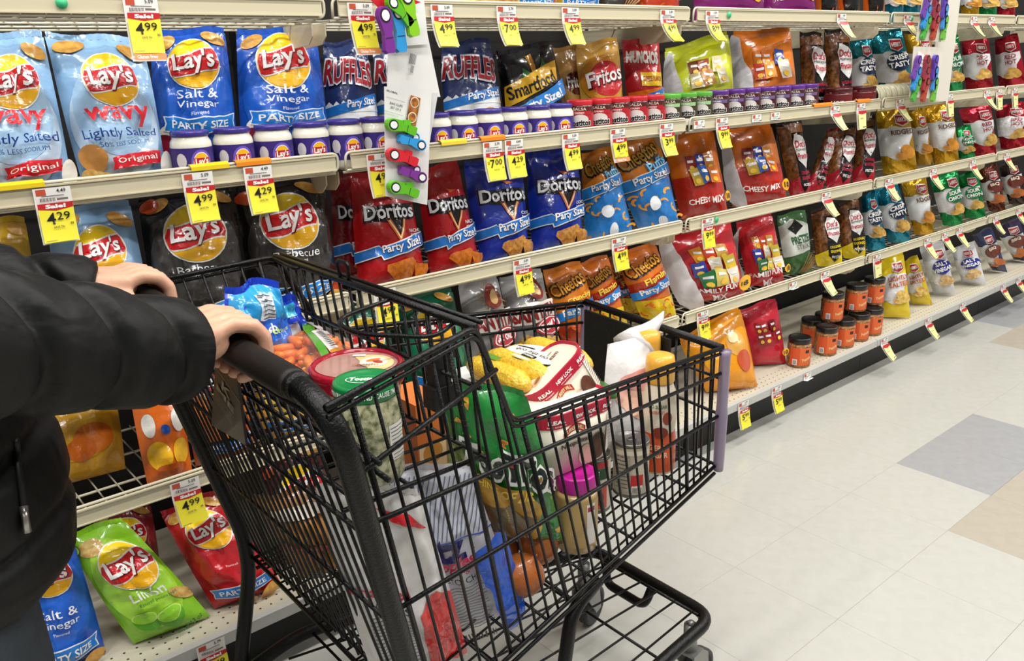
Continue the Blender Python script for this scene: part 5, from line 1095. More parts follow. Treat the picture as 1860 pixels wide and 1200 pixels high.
def d_utz(P, W, H):
    P.rect(film('#c9cad2'), 0, .80*H, .97*W, .38*H)
    for k in range(30):
        x = (-.72+.045*k)*W; a = max(-.48*W, x); 
        y0 = .62*H; y1 = .97*H; xa, xb = x, x+.30*W
        t0 = max(0, (-.47*W-xa)/(xb-xa)); t1 = min(1, (.47*W-xa)/(xb-xa))
        if t1-t0 < .05: continue
        p0 = (lerp(xa, xb, t0), lerp(y0, y1, t0)); p1 = (lerp(xa, xb, t1), lerp(y0, y1, t1)); wd = .008*W
        P.layer = 2; wd = .005*W; P.poly([(p0[0]-wd, p0[1]), (p0[0]+wd, p0[1]), (p1[0]+wd, p1[1]), (p1[0]-wd, p1[1])], film('#5a6484'))
    P.rect(film('#2f4fb0'), 0, .61*H, .97*W, .008*H)
    P.text(film('#1f1a5a'), 'utz', -.04*W, .560*H, .46*W, .15*H, 0, .05, .045); P.ell(film('#1f1a5a'), .27*W, .53*H, .012*W, .012*W, 10)
    P.text(film('#c02a48'), 'Ripples', -.0*W, .465*H, .46*W, .085*H, .03, .35, .03); P.text(film('#c8324a'), 'Original', .12*W, .425*H, .32*W, .05*H, .03, .35, .0); P.text(ink('#1b1b1d'), 'POTATO CHIPS', 0, .365*H, .56*W, .036*H, 0, 0, .0)
    for k in range(15): P.rect(ink('#77777c'), (-.02+.03*math.sin(k*2.1))*W, (.325-.0165*k)*H, (.5-.04*(k % 3))*W, .006*H)
    for k in range(12): P.rect(ink('#2a2a2c'), (-.22+.035*k)*W, .04*H, .016*W, .05*H)
    P.poly([(.27*W, .0*H), (.49*W, .0*H), (.49*W, .56*H), (.42*W, .60*H), (.24*W, .50*H), (.29*W, .1*H)], film('#1f57c4'))
bag_from_quad('chip_bag', 'white rippled potato chip bag with striped top and blue corner in the basket', d_utz, ony(797, 1160, -.680), ony(940, 1108, -.745), ony(650, 874, -.615), ony(853, 842, -.705), .055, '#d3d1d4', wr=.9, seed=5)
def d_tost(P, W, H):
    rnd = random.Random(3)
    for k in range(16): x, y = rnd.uniform(-.4, .42)*W, rnd.uniform(.08, .95)*H; tri_chip(P, x, y, .045*W, rnd.uniform(0, 6), '#e8b53a')
    P.poly([(-.49*W, .05*H), (.0*W, .12*H), (.14*W, .30*H), (.08*W, .42*H), (-.49*W, .52*H)], film('#b58a2a')); P.poly([(-.49*W, .05*H), (-.1*W, .10*H), (.05*W, .25*H), (-.2*W, .30*H), (-.49*W, .28*H)], film('#6a5a3a'))
    P.text(film('#d8d8d0'), 'TosTiTos', -.02*W, .57*H, .96*W, .21*H, -.27, 0, .085); P.text(film('#14201a'), 'TosTiTos', -.02*W, .57*H, .90*W, .165*H, -.27, 0, .03)
    P.ell(film('#c42a2a'), -.03*W, .595*H, .03*W, .02*H, 12); P.text(film('#e9c23a'), 'HINT OF LIME', -.16*W, .42*H, .52*W, .06*H, -.27, 0, .02)
bag_from_quad('chip_bag', 'green lime tortilla chip bag with black lettering standing in the basket', d_tost, ony(912, 968, -.705), ony(1030, 985, -.735), ony(786, 700, -.665), ony(958, 718, -.735), .075, '#1f7d33', wr=1.1, seed=8)
def d_bread(P, W, H):
    for k in range(7): P.rect(mat('bread_slice', '#c08a4a', .6, var=(30, .6, '#a06a30')), (-.38+.125*k)*W, .52*H, .085*W, .74*H, .03)
    P.rect(film('#b5453a'), 0, .48*H, .96*W, .09*H, -.1); P.rect(film('#2a2a6a'), .1*W, .10*H, .8*W, .1*H, -.05); P.rect(film('#e8e0d0'), -.1*W, .86*H, .6*W, .1*H)
bag_from_quad('bread_bag', 'brown sliced bread loaf in a clear bag seen through the rear gate', d_bread, Vector((.552, -.40, .428)), Vector((.66, -.41, .442)), ony(462, 905, -.42), ony(605, 890, -.42), .10, '#a8794a', wr=1.2)
# boxes, tins, bottles
o = Vector((.735, -.545, .612)); b = obj('cracker_box', box_pts(o, Vector((1, 0, 0)), Vector((0, 1, 0)), Vector((0, 0, 1)), .06, .10, .37), BOXF, mat('box_orange', '#d9783a', .45), None, False, None, Vector((.735, -.545, .427))); tag(b, 'tall orange cracker box standing behind the striped chip bag', 'box')
P = Print(flat_surf(Vector((.735, -.5953, .612)), (1, 0, 0), (0, 0, 1)), .05, .0004); P.rect(ink('#e8c89a'), 0, .06, .056, .10); P.ell(mat('cracker', '#c98a3a', .5), 0, .09, .02, .02); P.rect(ink('#8a2f1c'), 0, -.01, .056, .03); P.obj('box_print', b, Vector((.735, -.545, .427)))
def can(label, x, y, z, r, h, top, body, design, turn=0):
    L = Vector((x, y, z)); c = MB().lathe([(r*.94, 0), (r, .002), (r, .005), (r*.97, .007), (r*.97, h-.007), (r, h-.005), (r, h-.001), (r*.94, h), (r*.90, h-.003), (.001, h-.003)], 30, L).obj('food_can', mat('can_'+top, top, .3, .85), None, True, L); tag(c, label, 'can')
    f = face_of(x, y)+turn; MB().lathe([(r*.975, .008), (r*.975, h-.008)], 30, L, caps=False).obj('label', ink(body), c, True, L)
    P = Print(cyl_surf(L, r*.975+.0006, f), .012, .0003); design(P, r, h); P.obj('label_print', c, L)
    MB().tube([Vector((x+.010*math.cos(a), y+.007*math.sin(a), z+h-.001)) for a in [k*math.pi/6 for k in range(12)]], .0012, 6, closed=True).obj('pull_ring', M_STEEL, c, True, L)
    return c
def dc1(P, r, h):
    P.rect(ink('#c22a2a'), r*.35, h*.33, r*.7, h*.22); P.rect(ink('#e8e4d8'), r*.35, h*.18, r*.6, h*.12)
    for k in range(7): P.rect(ink(BLK), r*.12+k*r*.07, h*.17, r*.03, h*.09)
    P.rect(ink('#b8b0a0'), -r*.45, h*.5, r*.75, h*.72)
    for k in range(9): P.rect(ink('#4a463f'), -r*.45, h*(.78-.07*k), r*.6, h*.014)
    P.rect(ink('#dcd6c0'), 0, h*.87, r*1.9, h*.08)
can('tin can with grey lid and nutrition print beside the creamer bottles', 1.133, -.697, zfl(1.133)+.002, .0365, .115, '#8d8a86', '#c9c0aa', dc1)
def dc2(P, r, h): P.rect(ink('#b5242a'), 0, h*.88, r*1.9, h*.10); P.rect(ink('#1d4a2c'), 0, h*.72, r*1.9, h*.2); P.text(ink(WHT), 'DEE', -r*.1, h*.72, r*.9, h*.12, 0, 0, .04); P.rect(ink('#c95a4a'), 0, h*.3, r*1.6, h*.4); P.ell(ink('#8a2a22'), r*.2, h*.3, r*.4, h*.14, 16)
can('tin can with green and red label between the pink-lidded jar and the grey can', 1.052, -.672, zfl(1.052)+.002, .035, .118, '#8d8a86', '#d8cdb8', dc2)
def d_pb(P, r, y0, y1): P.rect(ink('#e8e2da'), r*.75, (y0+y1)/2, r*.5, (y1-y0)*.9); P.rect(ink('#a82a4a'), r*.75, y1-.16*(y1-y0), r*.42, (y1-y0)*.1)
jar('spread_jar', 'tall jar with magenta lid and tan contents in the basket', .952, -.728, zfl(.952)+.002, .0385, .150, '#b99a62', '#b8188c', d_pb, None, lidh=.030, rl=.98, labc='#b99a62', neck=.95)
def bottle(label, x, y, z, h, r, cols, cap):
    L = Vector((x, y, z)); k = h/.25
    pr = [(r*.92, 0), (r, .004), (r, .07*k), (r*.94, .09*k), (r, .11*k), (r*.98, .165*k), (r*.72, .195*k), (r*.70, .20*k)]
    o = MB().lathe(pr, 30, L).obj('creamer_bottle', mat('btl_'+cols[0], cols[0], .3, 0, .3), None, True, L); tag(o, label, 'bottle', 'coffee creamer bottles in the cart')
    MB().lathe([(r*.80, .192*k), (r*.84, .196*k), (r*.84, .232*k), (r*.78, .246*k), (r*.5, .25*k), (.001, .25*k)], 28, L).obj('cap', mat('cap_'+cap, cap, .3, 0, .3), o, True, L)
    MB().lathe([(r+.0005, .006), (r+.0005, .07*k), (r*.94+.0005, .09*k)], 30, L, caps=False).obj('sleeve', mat('slv_'+cols[1], cols[1], .3, 0, .3), o, True, L)
    P = Print(cyl_surf(L, r+.0007, face_of(x, y)), .012, .0004); P.text(ink('#2f6a4a'), 'ZERO SUGAR', -.006, .150*k, r*1.3, .008); P.text(ink('#c94a2a'), 'HAZELNUT', -.004, .138*k, r*.9, .006); P.ell(ink('#8a3a22'), r*.5, .125*k, .010, .014, 14); P.ell(ink('#7a2a16'), r*.1, .095*k, .016, .012, 16)
    P.text(ink('#f0c9a0'), 'ZERO', 0, .062*k, r*.9, .012, 0, 0, .02); P.text(ink('#f0c9a0'), 'SUGAR', 0, .046*k, r*1.1, .012, 0, 0, .02); P.obj('bottle_print', o, L)
bottle('creamer bottle with gold cap and orange base, nearest the cart side wires', 1.222, -.690, zfl(1.222)+.002, .25, .0350, ('#dccfb8', '#cf4f1f'), '#e5a83a')
bottle('creamer bottle with gold cap, behind the nearest one', 1.272, -.610, zfl(1.268)+.002, .26, .0350, ('#dccfb8', '#d3601f'), '#e5a83a')
bottle('yellow and orange creamer bottle against the front grille', 1.272, -.540, zfl(1.272)+.002, .20, .0320, ('#e3c02c', '#d9781f'), '#e5a83a')
# onions
M_ON = mat('onion_skin', '#b5672c', .3, 0, .3, (30, .15), var=(12, .7, '#8f4a1e'))
for x, y, z, r, ax, lb in ((.800, -.752, zfl(.8)+.045, .0395, (.3, -.4, .85), 'large brown onion on the basket floor beside the blue-cornered chip bag'), (.872, -.712, zfl(.872)+.045, .0395, (.8, -.3, .45), 'large brown onion beside the magenta-lidded jar'), (.815, -.67, zfl(.815)+.045, .036, (-.2, .3, .9), 'brown onion in shadow behind the other two onions')):
    pr = [(.004, -1.0), (.30, -.98), (.62, -.80), (.90, -.42), (1.0, 0), (.93, .36), (.70, .68), (.36, .90), (.16, 1.02), (.07, 1.22), (.03, 1.36)]
    L = Vector((x, y, z)); o = MB().lathe([(a*r, b*r*.92) for a, b in pr], 26, L, ax).obj('onion', M_ON, None, True, L); tag(o, lb, 'onion', 'onions in the cart')
    MB().lathe([(.012*1, -r*.935), (.008, -r*.955), (.003, -r*.97)], 10, L, ax).obj('root', mat('onion_root', '#c9b08a', .8), o, True, L)
# ice cream cartons
def carton(label, c, ex, ey, ez, sx, sy, h, front=True):
    """rounded carton; ez is the axis towards the lid, ex the long side"""
    c = Vector(c); ex, ey, ez = (Vector(v).normalized() for v in (ex, ey, ez))
    def ring(s, z, g=0):
        pts = []; rc = min(sx, sy)*.36
        for cx, cy, a0 in ((1, 1, 0), (-1, 1, math.pi/2), (-1, -1, math.pi), (1, -1, 1.5*math.pi)):
            for k in range(6):
                a = a0+k*math.pi/10; pts.append(c+ex*((cx*(sx/2-rc)+rc*math.cos(a))*s+g*math.cos(a))+ey*((cy*(sy/2-rc)+rc*math.sin(a))*s+g*math.sin(a))+ez*z)
        return pts
    def loft(rings, cap0=True, cap1=True):
        n = len(rings[0]); V = [p for r in rings for p in r]; Fc = [(i*n+k, i*n+(k+1) % n, (i+1)*n+(k+1) % n, (i+1)*n+k) for i in range(len(rings)-1) for k in range(n)]
        if cap0: Fc.append(tuple(range(n))[::-1])
        if cap1: Fc.append(tuple((len(rings)-1)*n+k for k in range(n)))
        return V, Fc
    V, Fc = loft([ring(.93, 0), ring(.985, h-.006)]); o = obj('ice_cream_carton', V, Fc, mat('carton_cream', '#e6dfcb', .45), None, True, None, c); tag(o, label, 'carton', 'ice cream cartons')
    V, Fc = loft([ring(1, h-.026, .0008), ring(1, h, .0012), ring(.985, h+.001), ring(.94, h-.004)]); lid = obj('lid', V, Fc, [mat('carton_red', '#b51f38', .4), mat('carton_lidtop', '#e4dcc6', .4)], o, False, None, c)
    lid.data.polygons[len(lid.data.polygons)-1].material_index = 1
    def SL(x, y, off):
        rr_ = min(sx, sy)*.36; a_ = sx/2-rr_; t_ = max(0, abs(x)-a_)/rr_; sg = 1 if x > 0 else -1
        return c+ex*(sg*(min(abs(x), a_)+(rr_+off+.0018)*math.sin(t_)))-ey*(sy/2-rr_+(rr_+off+.0018)*math.cos(t_))+ez*y
    P = Print(lambda x, y, o: SL(x, y, o), .010, .0003)
    for k, (t, u) in enumerate((('REAL', 'ice cream'), ('NEW LOOK', 'same great taste'), ('REAL', 'ice cream'))):
        P.text(ink(WHT), t, (-.34+.34*k)*sx, h-.0125, .18*sx if k != 1 else .3*sx, .0075, 0, 0, .03); P.text(ink(WHT), u, (-.34+.34*k)*sx, h-.0205, .2*sx, .003, 0, 0, .01)
    rc_ = min(sx, sy)*.36
    def SW(x, y, off):
        sc = lerp(.93, .985, y/h); a_ = sx/2-rc_; t_ = max(0, abs(x)-a_)/rc_; sg = 1 if x > 0 else -1
        px_ = min(abs(x), a_)+rc_*math.sin(t_); py_ = sy/2-rc_+rc_*math.cos(t_)
        return c+ex*(sg*(px_*sc+off*math.sin(t_)))-ey*(py_*sc+(off+.0006)*math.cos(t_))+ez*y
    P2 = Print(SW, .010, .0003)
    n = 10; arc = [(-.27*sx+.30*sx*i/n, h-.052+.012*math.sin(math.pi*i/n)) for i in range(n+1)]; P2.poly(arc+[(x, y+.014) for x, y in arc[::-1]], ink('#b52a22'))
    P2.text(ink('#f0dca8'), 'TURKEY HILL', -.12*sx, h-.042, .26*sx, .008, 0, 0, .03, arc=.008); P2.text(ink('#3a2a22'), 'Neopolitan', -.10*sx, h-.066, .40*sx, .012)
    P2.ell(ink('#d9b8a2'), .04*sx, .022, .10*sx, .020, 20); P2.ell(ink('#e2a8a0'), .10*sx, .020, .10*sx, .018, 20); P2.ell(mat('choc', '#4a2a1c', .5, var=(60, .7, '#6a3f2a')), .22*sx, .030, .11*sx, .026, 20)
    P2.rect(ink('#efe9da'), .42*sx, h*.42, .16*sx, h*.66)
    for k in range(11): P2.rect(ink('#5a544a'), .42*sx, h*(.70-.055*k), .13*sx, .0014)
    P.obj('lid_print', o, c); P2.obj('carton_print', o, c)
    if not front:
        P3 = Print(flat_surf(c+ez*(h-.0038), ex, ey), .05, .0003); P3.ell(ink('#c9a47a'), -.2*sx, -.1*sy, .13*sx, .08*sy, 16, rot=.4); P3.ell(ink('#8a5a3a'), -.2*sx, -.1*sy, .08*sx, .04*sy, 14, rot=.4); P3.text(ink('#7a4a3a'), 'Ice Cream', .12*sx, .1*sy, .4*sx, .014, 0, .1, .01); P3.rect(ink('#9a8a72'), .1*sx, .24*sy, .4*sx, .002); P3.obj('lid_picture', o, c)
    return o
carton('upright ice cream carton with red lid band on top of the magenta-lidded jar', (.972, -.668, .640), (1, 0, 0), (0, 1, 0), (0, 0, 1), .185, .118, .118)
ez = Vector((-.48, .2, .853)); carton('tilted ice cream carton with red lid rim leaning on the corn', Vector((.990, -.605, .790))-ez.normalized()*.095, (.87, 0, .49), ez.normalized().cross(Vector((.87, 0, .49)).normalized()), ez, .150, .105, .10, False)
# corn, salad box and cucumber
o = MB().box((.90, -.525, .50), (1.10, -.38, .735)).obj('salad_box', mat('salad_leaf', '#4f7a3a', .4, 0, .4, (40, .5), var=(22, .9, '#bcd08a')), None, False, Vector((1.0, -.45, .50))); tag(o, 'clear box of green salad under the corn', 'box')
MB().box((.898, -.527, .733), (1.102, -.378, .742)).obj('lid', mat('salad_lid', '#d9dcd6', .2, 0, .4), o, False, Vector((1.0, -.45, .50)))
cp = thing('corn_pack', 'tray of yellow corn cobs wrapped in film with white oval label', 'corn', (1.0, -.53, .742)); M_CORN = mat('corn', '#e8c33a', .35, 0, .4, (110, .8, .006), var=(130, .7, '#d6a52a')); M_TIP = mat('cob_end', '#d9cf9a', .6, var=(60, .6, '#b5a860'))
MB().box((.915, -.610, .742), (1.105, -.455, .750)).obj('tray', mat('tray_white', '#dcdad4', .5), cp, False, cp.location)
for k in range(4):
    X = .935+.050*k; z = .775+(.004 if k % 2 else 0); y0, y1 = -.622-.010*(k == 3), -.448
    V = MB(); n = 26; nr = 22
    pts = []; 
    for j in range(nr+1):
        t = j/nr; r = .0245*min(1, (t+.02)*5)**.5*min(1, (1.06-t)*4)**.5; r *= 1+.05*math.sin(t*nr*math.pi)
        for i in range(n): a = 2*math.pi*i/n; rr = r*(1+.05*math.cos(a*13)); pts.append((X+rr*math.cos(a), lerp(y0, y1, t), z+rr*math.sin(a)))
    Fc = [(j*n+i, j*n+(i+1) % n, (j+1)*n+(i+1) % n, (j+1)*n+i) for j in range(nr) for i in range(n)]+[tuple(range(n))[::-1], tuple(nr*n+i for i in range(n))]
    obj('corn_cob', pts, Fc, M_CORN, cp, True, None, cp.location)
P = Print(lambda x, y, o: Vector((1.015, -.545, .8035))+Vector((x, y, -1.2*(x*x+y*y)+o)), .015, .0005); R_ = -1.15
P.ell(ink('#3a3a38'), 0, 0, .042, .072, 28); P.ell(ink('#e8e4da'), 0, 0, .0405, .0705, 28); P.rect(ink('#2a2a28'), .012, .034, .006, .05, 0)
P.text(ink('#4a4a46'), 'on the cob', -.006, .0, .090, .013, R_+2.72, 0, 0); P.rect(ink(BLK), -.022, -.012, .013, .034, 0); P.text(ink(WHT), 'FRESH', -.022, -.012, .026, .006, math.pi/2)
P.obj('oval_label', cp, cp.location)
P = Print(lambda x, y, o: Vector((.945, -.50, .802+o))+Vector((x, y, -8*(x*x))), .01, .0005); P.rect(ink('#5a8a2a'), 0, 0, .018, .05); P.obj('green_sticker', cp, cp.location)
cu = MB().tube([(1.128, -.66+.02*k, .712+.002*math.sin(k)) for k in range(12)], .02, 12, rs=[.004, .014, .018, .02, .021, .021, .021, .021, .02, .018, .014, .004]).obj('cucumber', mat('cucumber', '#2f5a24', .35, 0, .3, (40, .3), var=(25, .7, '#4f7a34')), None, True, Vector((1.128, -.55, .69))); tag(cu, 'dark green cucumber end showing beside the corn', 'cucumber')
# white produce bag with sliced meat
def d_meat(P, W, H):
    P.ell(film('#dba596'), .02*W, .58*H, .46*W, .20*H, 22); P.ell(film('#e0b29a'), .05*W, .50*H, .42*W, .16*H, 20); P.ell(film('#cf8f86'), -.05*W, .68*H, .34*W, .08*H, 18); P.ell(film('#e3c3a8'), .18*W, .46*H, .22*W, .08*H, 16); P.rect(film('#c9a050'), -.05*W, .76*H, .02*W, .1*H)
mb_ = bag_from_quad('produce_bag', 'white plastic bag of sliced meat twisted to a point, beside the creamer bottles', d_meat, ony(1092, 840, -.640), ony(1196, 815, -.63), ony(1102, 622, -.61), ony(1204, 606, -.61), .10, '#dfdcda', wr=1.0, seal=False)
a, b = ony(1158, 624, -.592), ony(1207, 566, -.60)
MB().tube([a+(b-a)*t+Vector((0, .004*math.sin(7*t), 0)) for t in (-.15, .15, .4, .6, .8, 1)], .03, 12, rs=[.050, .034, .019, .014, .009, .002]).obj('twisted_top', film('#dfdcda'), mb_, True, mb_.location)
# ------------------------------------------------------------------ the shopper
def cap(mb, pts, rs, n=14, sub_=1):
    """tapered limb with round ends"""
    pts = [Vector(p) for p in pts]; P = []; R = []
    d0 = (pts[0]-pts[1]).normalized(); d1 = (pts[-1]-pts[-2]).normalized()
    for a in (80, 55, 28): P.append(pts[0]+d0*rs[0]*math.sin(math.radians(a))); R.append(rs[0]*math.cos(math.radians(a)))
    P += pts; R += list(rs)
    for a in (28, 55, 80): P.append(pts[-1]+d1*rs[-1]*math.sin(math.radians(a))); R.append(rs[-1]*math.cos(math.radians(a)))
    mb.tube(P, 0, n, rs=R)
def ellip(mb, c, r, n=18, m=12, rot=None):
    c = Vector(c); V = []; Fc = []
    for j in range(1, m):
        t = math.pi*j/m
        for i in range(n):
            a = 2*math.pi*i/n; p = Vector((r[0]*math.sin(t)*math.cos(a), r[1]*math.sin(t)*math.sin(a), r[2]*math.cos(t)))
            V.append(c+(rot @ p if rot else p))
    top = len(V); e = Vector((0, 0, r[2])); V += [c+(rot @ e if rot else e), c-(rot @ e if rot else e)]
    for j in range(m-2):
        for i in range(n): Fc.append((j*n+i, (j+1)*n+i, (j+1)*n+(i+1) % n, j*n+(i+1) % n))
    for i in range(n): Fc += [(top, i, (i+1) % n), (top+1, (m-2)*n+(i+1) % n, (m-2)*n+i)]
    mb.add(V, Fc)
def fuse(mb, name, m, voxel, it=3, parent=None, loc=None, fac=.5):
    o = mb.obj(name+'_tmp', m, None, True, loc)
    md = o.modifiers.new('r', 'REMESH'); md.mode = 'VOXEL'; md.voxel_size = voxel; md.use_smooth_shade = True
    if it: sm = o.modifiers.new('s', 'SMOOTH'); sm.iterations = it; sm.factor = fac
    dg = bpy.context.evaluated_depsgraph_get(); me = bpy.data.meshes.new_from_object(o.evaluated_get(dg)); old = o.data
    o.modifiers.clear(); o.data = me; me.name = name; o.name = name; bpy.data.meshes.remove(old)
    me.polygons.foreach_set('use_smooth', [True]*len(me.polygons))
    if parent is not None: o.parent = parent; o.location = Vector(loc)-parent.location
    return o
PL = Vector((.02, -.56, 0)); BX, BZ = .374, 1.004
M_SKIN = mat('skin', '#dba98c', .42, 0, .05, (70, .08), sss=.12, var=(9, .5, '#d0927a'))
body = MB()
def hand(mb, Y, s, wrist, tw=0):
    """hand closed over the cart handle; s=+1 right hand (thumb towards +Y)"""
    W = Vector(wrist)
    def A(deg, r, y): a = math.radians(deg); return Vector((BX+r*math.cos(a), y, BZ+r*math.sin(a)))
    ys = [(-.039, .0098, .94), (-.0135, .0106, 1.0), (.0125, .0110, 1.03), (.0375, .0106, .98)]   # little .. index
    kn = []
    for k, (dy, r, ln) in enumerate(ys):
        y = Y+dy*s; m = A(132, .0470, y); kn.append(m)
        cap(mb, [m, A(100, .0420, y), A(62, .0380, y), A(28, .0345, y), A(-10, .032, y), A(-60, .031, y), A(-100, .030, y)], [r*1.18, r*1.12, r*1.10, r*1.02, r*1.0, r*.95, r*.84], 12)
        ellip(mb, m+Vector((.002, 0, .0025)), (.0128, .0118, .0112))
    for k, m in enumerate(kn):
        b = W+Vector((.006, (k-1.5)*.013*s, .001*(1.5-abs(k-1.5)))); cap(mb, [b, lerp(b, m, .5)+Vector((0, 0, .004)), m], [.0185, .0170, .0142], 12)
    pc = lerp(W, lerp(kn[1], kn[2], .5), .55); ellip(mb, pc-Vector((0, 0, .006)), (.048, .042, .0175), rot=Matrix.Rotation(.0, 3, 'Z'))
    ellip(mb, Vector((BX-.046, Y-.026*s, BZ+.020)), (.036, .026, .023)); ellip(mb, Vector((BX-.046, Y+.016*s, BZ+.024)), (.036, .026, .021))
    tb = W+Vector((.018, .030*s, -.008)); cap(mb, [tb, Vector((BX-.036, Y+.050*s, BZ+.012)), Vector((BX-.026, Y+.056*s, BZ-.014)), Vector((BX-.004, Y+.055*s, BZ-.031)), Vector((BX+.020, Y+.050*s, BZ-.029))], [.0165, .0150, .0120, .0112, .0085], 12)
    ellip(mb, lerp(tb, W, .3)+Vector((.016, .008*s, -.006)), (.032, .020, .018))
RW, LW = Vector((.268, -.738, 1.040)), Vector((.262, -.355, 1.042)); RE, LE = Vector((-.02, -.900, 1.172)), Vector((-.045, -.255, 1.135)); RS, LS = Vector((-.03, -.745, 1.43)), Vector((-.03, -.375, 1.43))
hand(body, -.688, 1, RW); hand(body, -.338, -1, LW)
for w_, e_, s_ in ((RW, RE, RS), (LW, LE, LS)): cap(body, [w_+Vector((.004, 0, 0)), lerp(w_, e_, .12), lerp(w_, e_, .55), e_, lerp(e_, s_, .5), s_], [.0295, .0300, .036, .041, .046, .055], 16)
# hidden trunk, neck, head
cap(body, [(-.01, -.56, .90), (-.01, -.56, 1.05), (-.02, -.56, 1.25), (-.03, -.56, 1.38)], [.12, .115, .125, .11], 18); cap(body, [RS, LS], [.06, .06], 14)
for y in (-.655, -.465): cap(body, [(0, y, .88), (.03, y, .50), (-.01, y, .10)], [.085, .058, .042], 14); cap(body, [(-.02, y, .06), (.12, y, .045)], [.04, .035], 12)
cap(body, [(-.03, -.56, 1.42), (.0, -.56, 1.55)], [.058, .054], 16)
HC = Vector((.035, -.56, 1.655)); ellip(body, HC, (.095, .075, .115)); ellip(body, HC+Vector((.035, 0, -.045)), (.062, .058, .075))
cap(body, [HC+Vector((.088, 0, .012)), HC+Vector((.112, 0, -.022))], [.009, .014], 10)
for s in (-1, 1): ellip(body, HC+Vector((-.005, .076*s, -.008)), (.020, .010, .032)); ellip(body, HC+Vector((.085, .032*s, .022)), (.016, .022, .010))
ellip(body, HC+Vector((.092, 0, -.055)), (.014, .026, .007)); ellip(body, HC+Vector((.091, 0, -.070)), (.013, .022, .007))
person = fuse(body, 'person', M_SKIN, .0042, 3, None, PL)
tag(person, 'person in a black puffer jacket and dark jeans gripping the cart handle with both hands', 'person')
# eyes, hair
for s in (-1, 1):
    e = MB(); ellip(e, HC+Vector((.086, .032*s, .010)), (.011, .012, .009), 12, 8); e.obj('eye', mat('eye_white', '#e6e2dc', .2), person, True, PL)
hr = MB(); ellip(hr, HC+Vector((-.018, 0, .030)), (.102, .086, .110)); ellip(hr, HC+Vector((-.05, 0, -.02)), (.07, .080, .10)); fuse(hr, 'hair', mat('hair_brown', '#2b1d14', .5, 0, 0, (120, .6)), .008, 2, person, PL)
# jacket: quilted sleeves and body
def quilt(d, step, depth, wd): 
    x = (d/step) % 1.0; x = min(x, 1-x)*step; return 1-depth*math.exp(-(x/wd)**2)
def sleeve(mb, w_, e_, s_, r0, r1, r2, sd):
    path = []; N = 110; c0 = w_
    pts = [w_+(w_-e_).normalized()*.040, lerp(w_, e_, .5)+Vector((0, 0, -.006)), e_+Vector((0, 0, -.01)), lerp(e_, s_, .5)+Vector((-.01, 0, 0)), s_+Vector((0, 0, .0))]
    P = bend(pts, .11, 24); L = [0]
    for a, b in zip(P, P[1:]): L.append(L[-1]+(b-a).length)
    tot = L[-1]; Q = []; R = []
    for i in range(N+1):
        d = tot*i/N; k = max(j for j in range(len(L)) if L[j] <= d+1e-9); k = min(k, len(P)-2); t = (d-L[k])/max(1e-6, L[k+1]-L[k]); Q.append(lerp(P[k], P[k+1], t))
        f = i/N; r = lerp(r0, r1, min(1, f/.35)) if f < .35 else lerp(r1, r2, (f-.35)/.65)
        r *= quilt(d+.035, .098, .25, .012)*(1+.02*math.sin(math.pi*((d+.035)/.098 % 1)))
        if d < .012: r *= .86+.14*d/.012
        R.append(r)
    # tilt the quilting rings a little so the seams run slanted
    n = 28; V = []; t0 = (Q[1]-Q[0]).normalized(); nx = t0.cross(Vector((0, 0, 1))).normalized()
    for i, p in enumerate(Q):
        t = ((Q[min(N, i+1)]-Q[max(0, i-1)])).normalized(); nx = (nx-t*nx.dot(t)).normalized(); ny = nx.cross(t)
        for k in range(n):
            a = 2*math.pi*k/n; off = .034*math.sin(a+.6)+.006*noise.noise(Vector((math.cos(a)*1.5, math.sin(a)*1.5, i*.08+sd)))
            if i < 9: off *= i/9
            wr = 1+.05*noise.noise(Vector((math.cos(a)*2.2+sd, math.sin(a)*2.2, i*.16)))+.04*(.25-abs(noise.noise(Vector((math.cos(a)*3, math.sin(a)*3+sd, i*.22)))))
            V.append(p+(nx*math.cos(a)+ny*math.sin(a)*1.06)*R[i]*wr+t*off)
    Fc = [(i*n+k, i*n+(k+1) % n, (i+1)*n+(k+1) % n, (i+1)*n+k) for i in range(N) for k in range(n)]+[tuple(range(n))[::-1], tuple(N*n+k for k in range(n))]
    mb.add(V, Fc)
jk = MB()
sleeve(jk, RW, RE, RS, .0590, .0660, .085, 1.0); sleeve(jk, LW, LE, LS, .048, .058, .085, 4.0)
tz = [(.775, .135, .205, .030), (.80, .150, .218, .028), (.86, .165, .225, .024), (.92, .166, .226, .018), (1.0, .160, .222, .010), (1.12, .158, .222, -.004), (1.25, .152, .225, -.012), (1.36, .140, .215, -.02), (1.44, .110, .170, -.03), (1.485, .082, .095, -.028), (1.52, .075, .082, -.02)]
V = []; n = 48; rows = 90
for j in range(rows+1):
    z = lerp(tz[0][0], tz[-1][0], j/rows); k = max(i for i in range(len(tz)-1) if tz[i][0] <= z+1e-9); t = (z-tz[k][0])/(tz[k+1][0]-tz[k][0]); rx, ry, cx = (lerp(tz[k][i], tz[k+1][i], t) for i in (1, 2, 3))
    for i in range(n):
        a = 2*math.pi*i/n; q = quilt(z+.012*math.sin(3*a), .095, .07, .011); q *= 1+.03*noise.noise(Vector((math.cos(a)*3, math.sin(a)*3, z*7)))
        V.append((cx+rx*q*math.cos(a), -.56+ry*q*math.sin(a), z))
jk.add(V, [(j*n+i, j*n+(i+1) % n, (j+1)*n+(i+1) % n, (j+1)*n+i) for j in range(rows) for i in range(n)]+[tuple(range(n))[::-1], tuple(rows*n+i for i in range(n))])
M_JK = mat('jacket_nylon', '#0e0e0d', .55, 0, 0, (13, .6, .012), spec=.33)
jacket = fuse(jk, 'jacket', M_JK, .005, 1, person, PL, .4); jacket['label'] = 'black quilted puffer jacket'
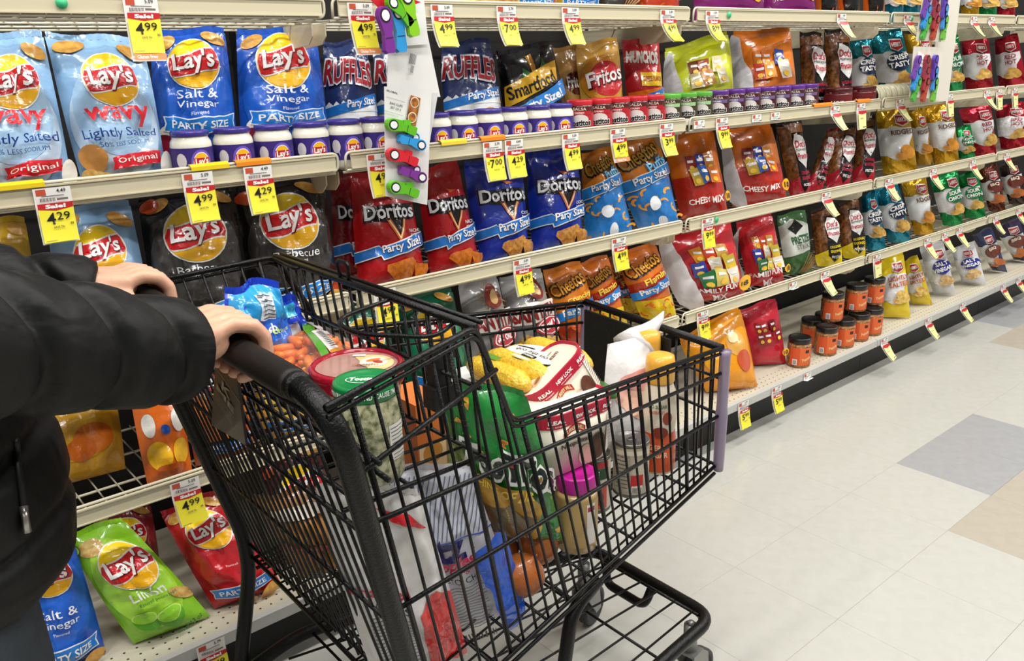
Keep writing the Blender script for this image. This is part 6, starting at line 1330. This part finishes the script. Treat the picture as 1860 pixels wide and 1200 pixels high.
for w_, e_, r in ((RW, RE, .050), (LW, LE, .042)):
    c = w_+(w_-e_).normalized()*.038; d = (e_-w_).normalized(); MB().lathe([(r*.92, -.002), (r, .0), (r*1.02, .006), (r*.99, .012)], 30, c, d).obj('cuff', M_JK, person, True, PL)
# jacket pocket zip
from mathutils.bvhtree import BVHTree
bv = BVHTree.FromPolygons([jacket.matrix_basis @ v.co+PL for v in jacket.data.vertices], [tuple(p.vertices) for p in jacket.data.polygons])
zp = []
for y in range(800, 960, 12):
    h = bv.ray_cast(CAM, ray(26+(y-800)*.11, y).normalized())
    if h[0]: zp.append(h[0]+h[1]*.002)
if len(zp) > 3:
    MB().tube(zp, .0035, 6).obj('pocket_zip', mat('zip_black', '#0d0d0d', .6), person, True, PL)
    e = zp[-4]; MB().tube([e, lerp(e, zp[-1], .5)+Vector((0, -.006, 0)), zp[-1]+Vector((0, -.006, -.004))], .003, 6, rs=[.005, .0035, .0045]).obj('zip_pull', mat('zip_metal', '#a9a49c', .3, .9), person, True, PL)
# jeans and shoes
jn = MB()
cap(jn, [(-.0, -.66, .86), (.02, -.665, .66), (.03, -.665, .46), (0, -.665, .20), (-.01, -.665, .075)], [.105, .092, .072, .062, .064], 20); cap(jn, [(-.0, -.46, .86), (.02, -.455, .66), (.03, -.455, .46), (0, -.455, .20), (-.01, -.455, .075)], [.105, .092, .072, .062, .064], 20); ellip(jn, (-.01, -.56, .88), (.13, .18, .12))
fuse(jn, 'jeans', mat('denim', '#2e3338', .8, 0, 0, (60, .3), var=(14, .6, '#3a4148')), .008, 2, person, PL)['label'] = 'dark grey-blue jeans'
for y in (-.665, -.455):
    sh = MB(); cap(sh, [(-.03, y, .05), (.05, y, .05), (.14, y, .042)], [.048, .046, .040], 14); sh.add([(-.09, y-.045, .0), (.19, y-.045, 0), (.19, y+.045, 0), (-.09, y+.045, 0), (-.09, y-.045, .025), (.19, y-.045, .025), (.19, y+.045, .025), (-.09, y+.045, .025)], BOXF); fuse(sh, 'shoe', mat('shoe_black', '#161616', .5), .007, 2, person, PL)
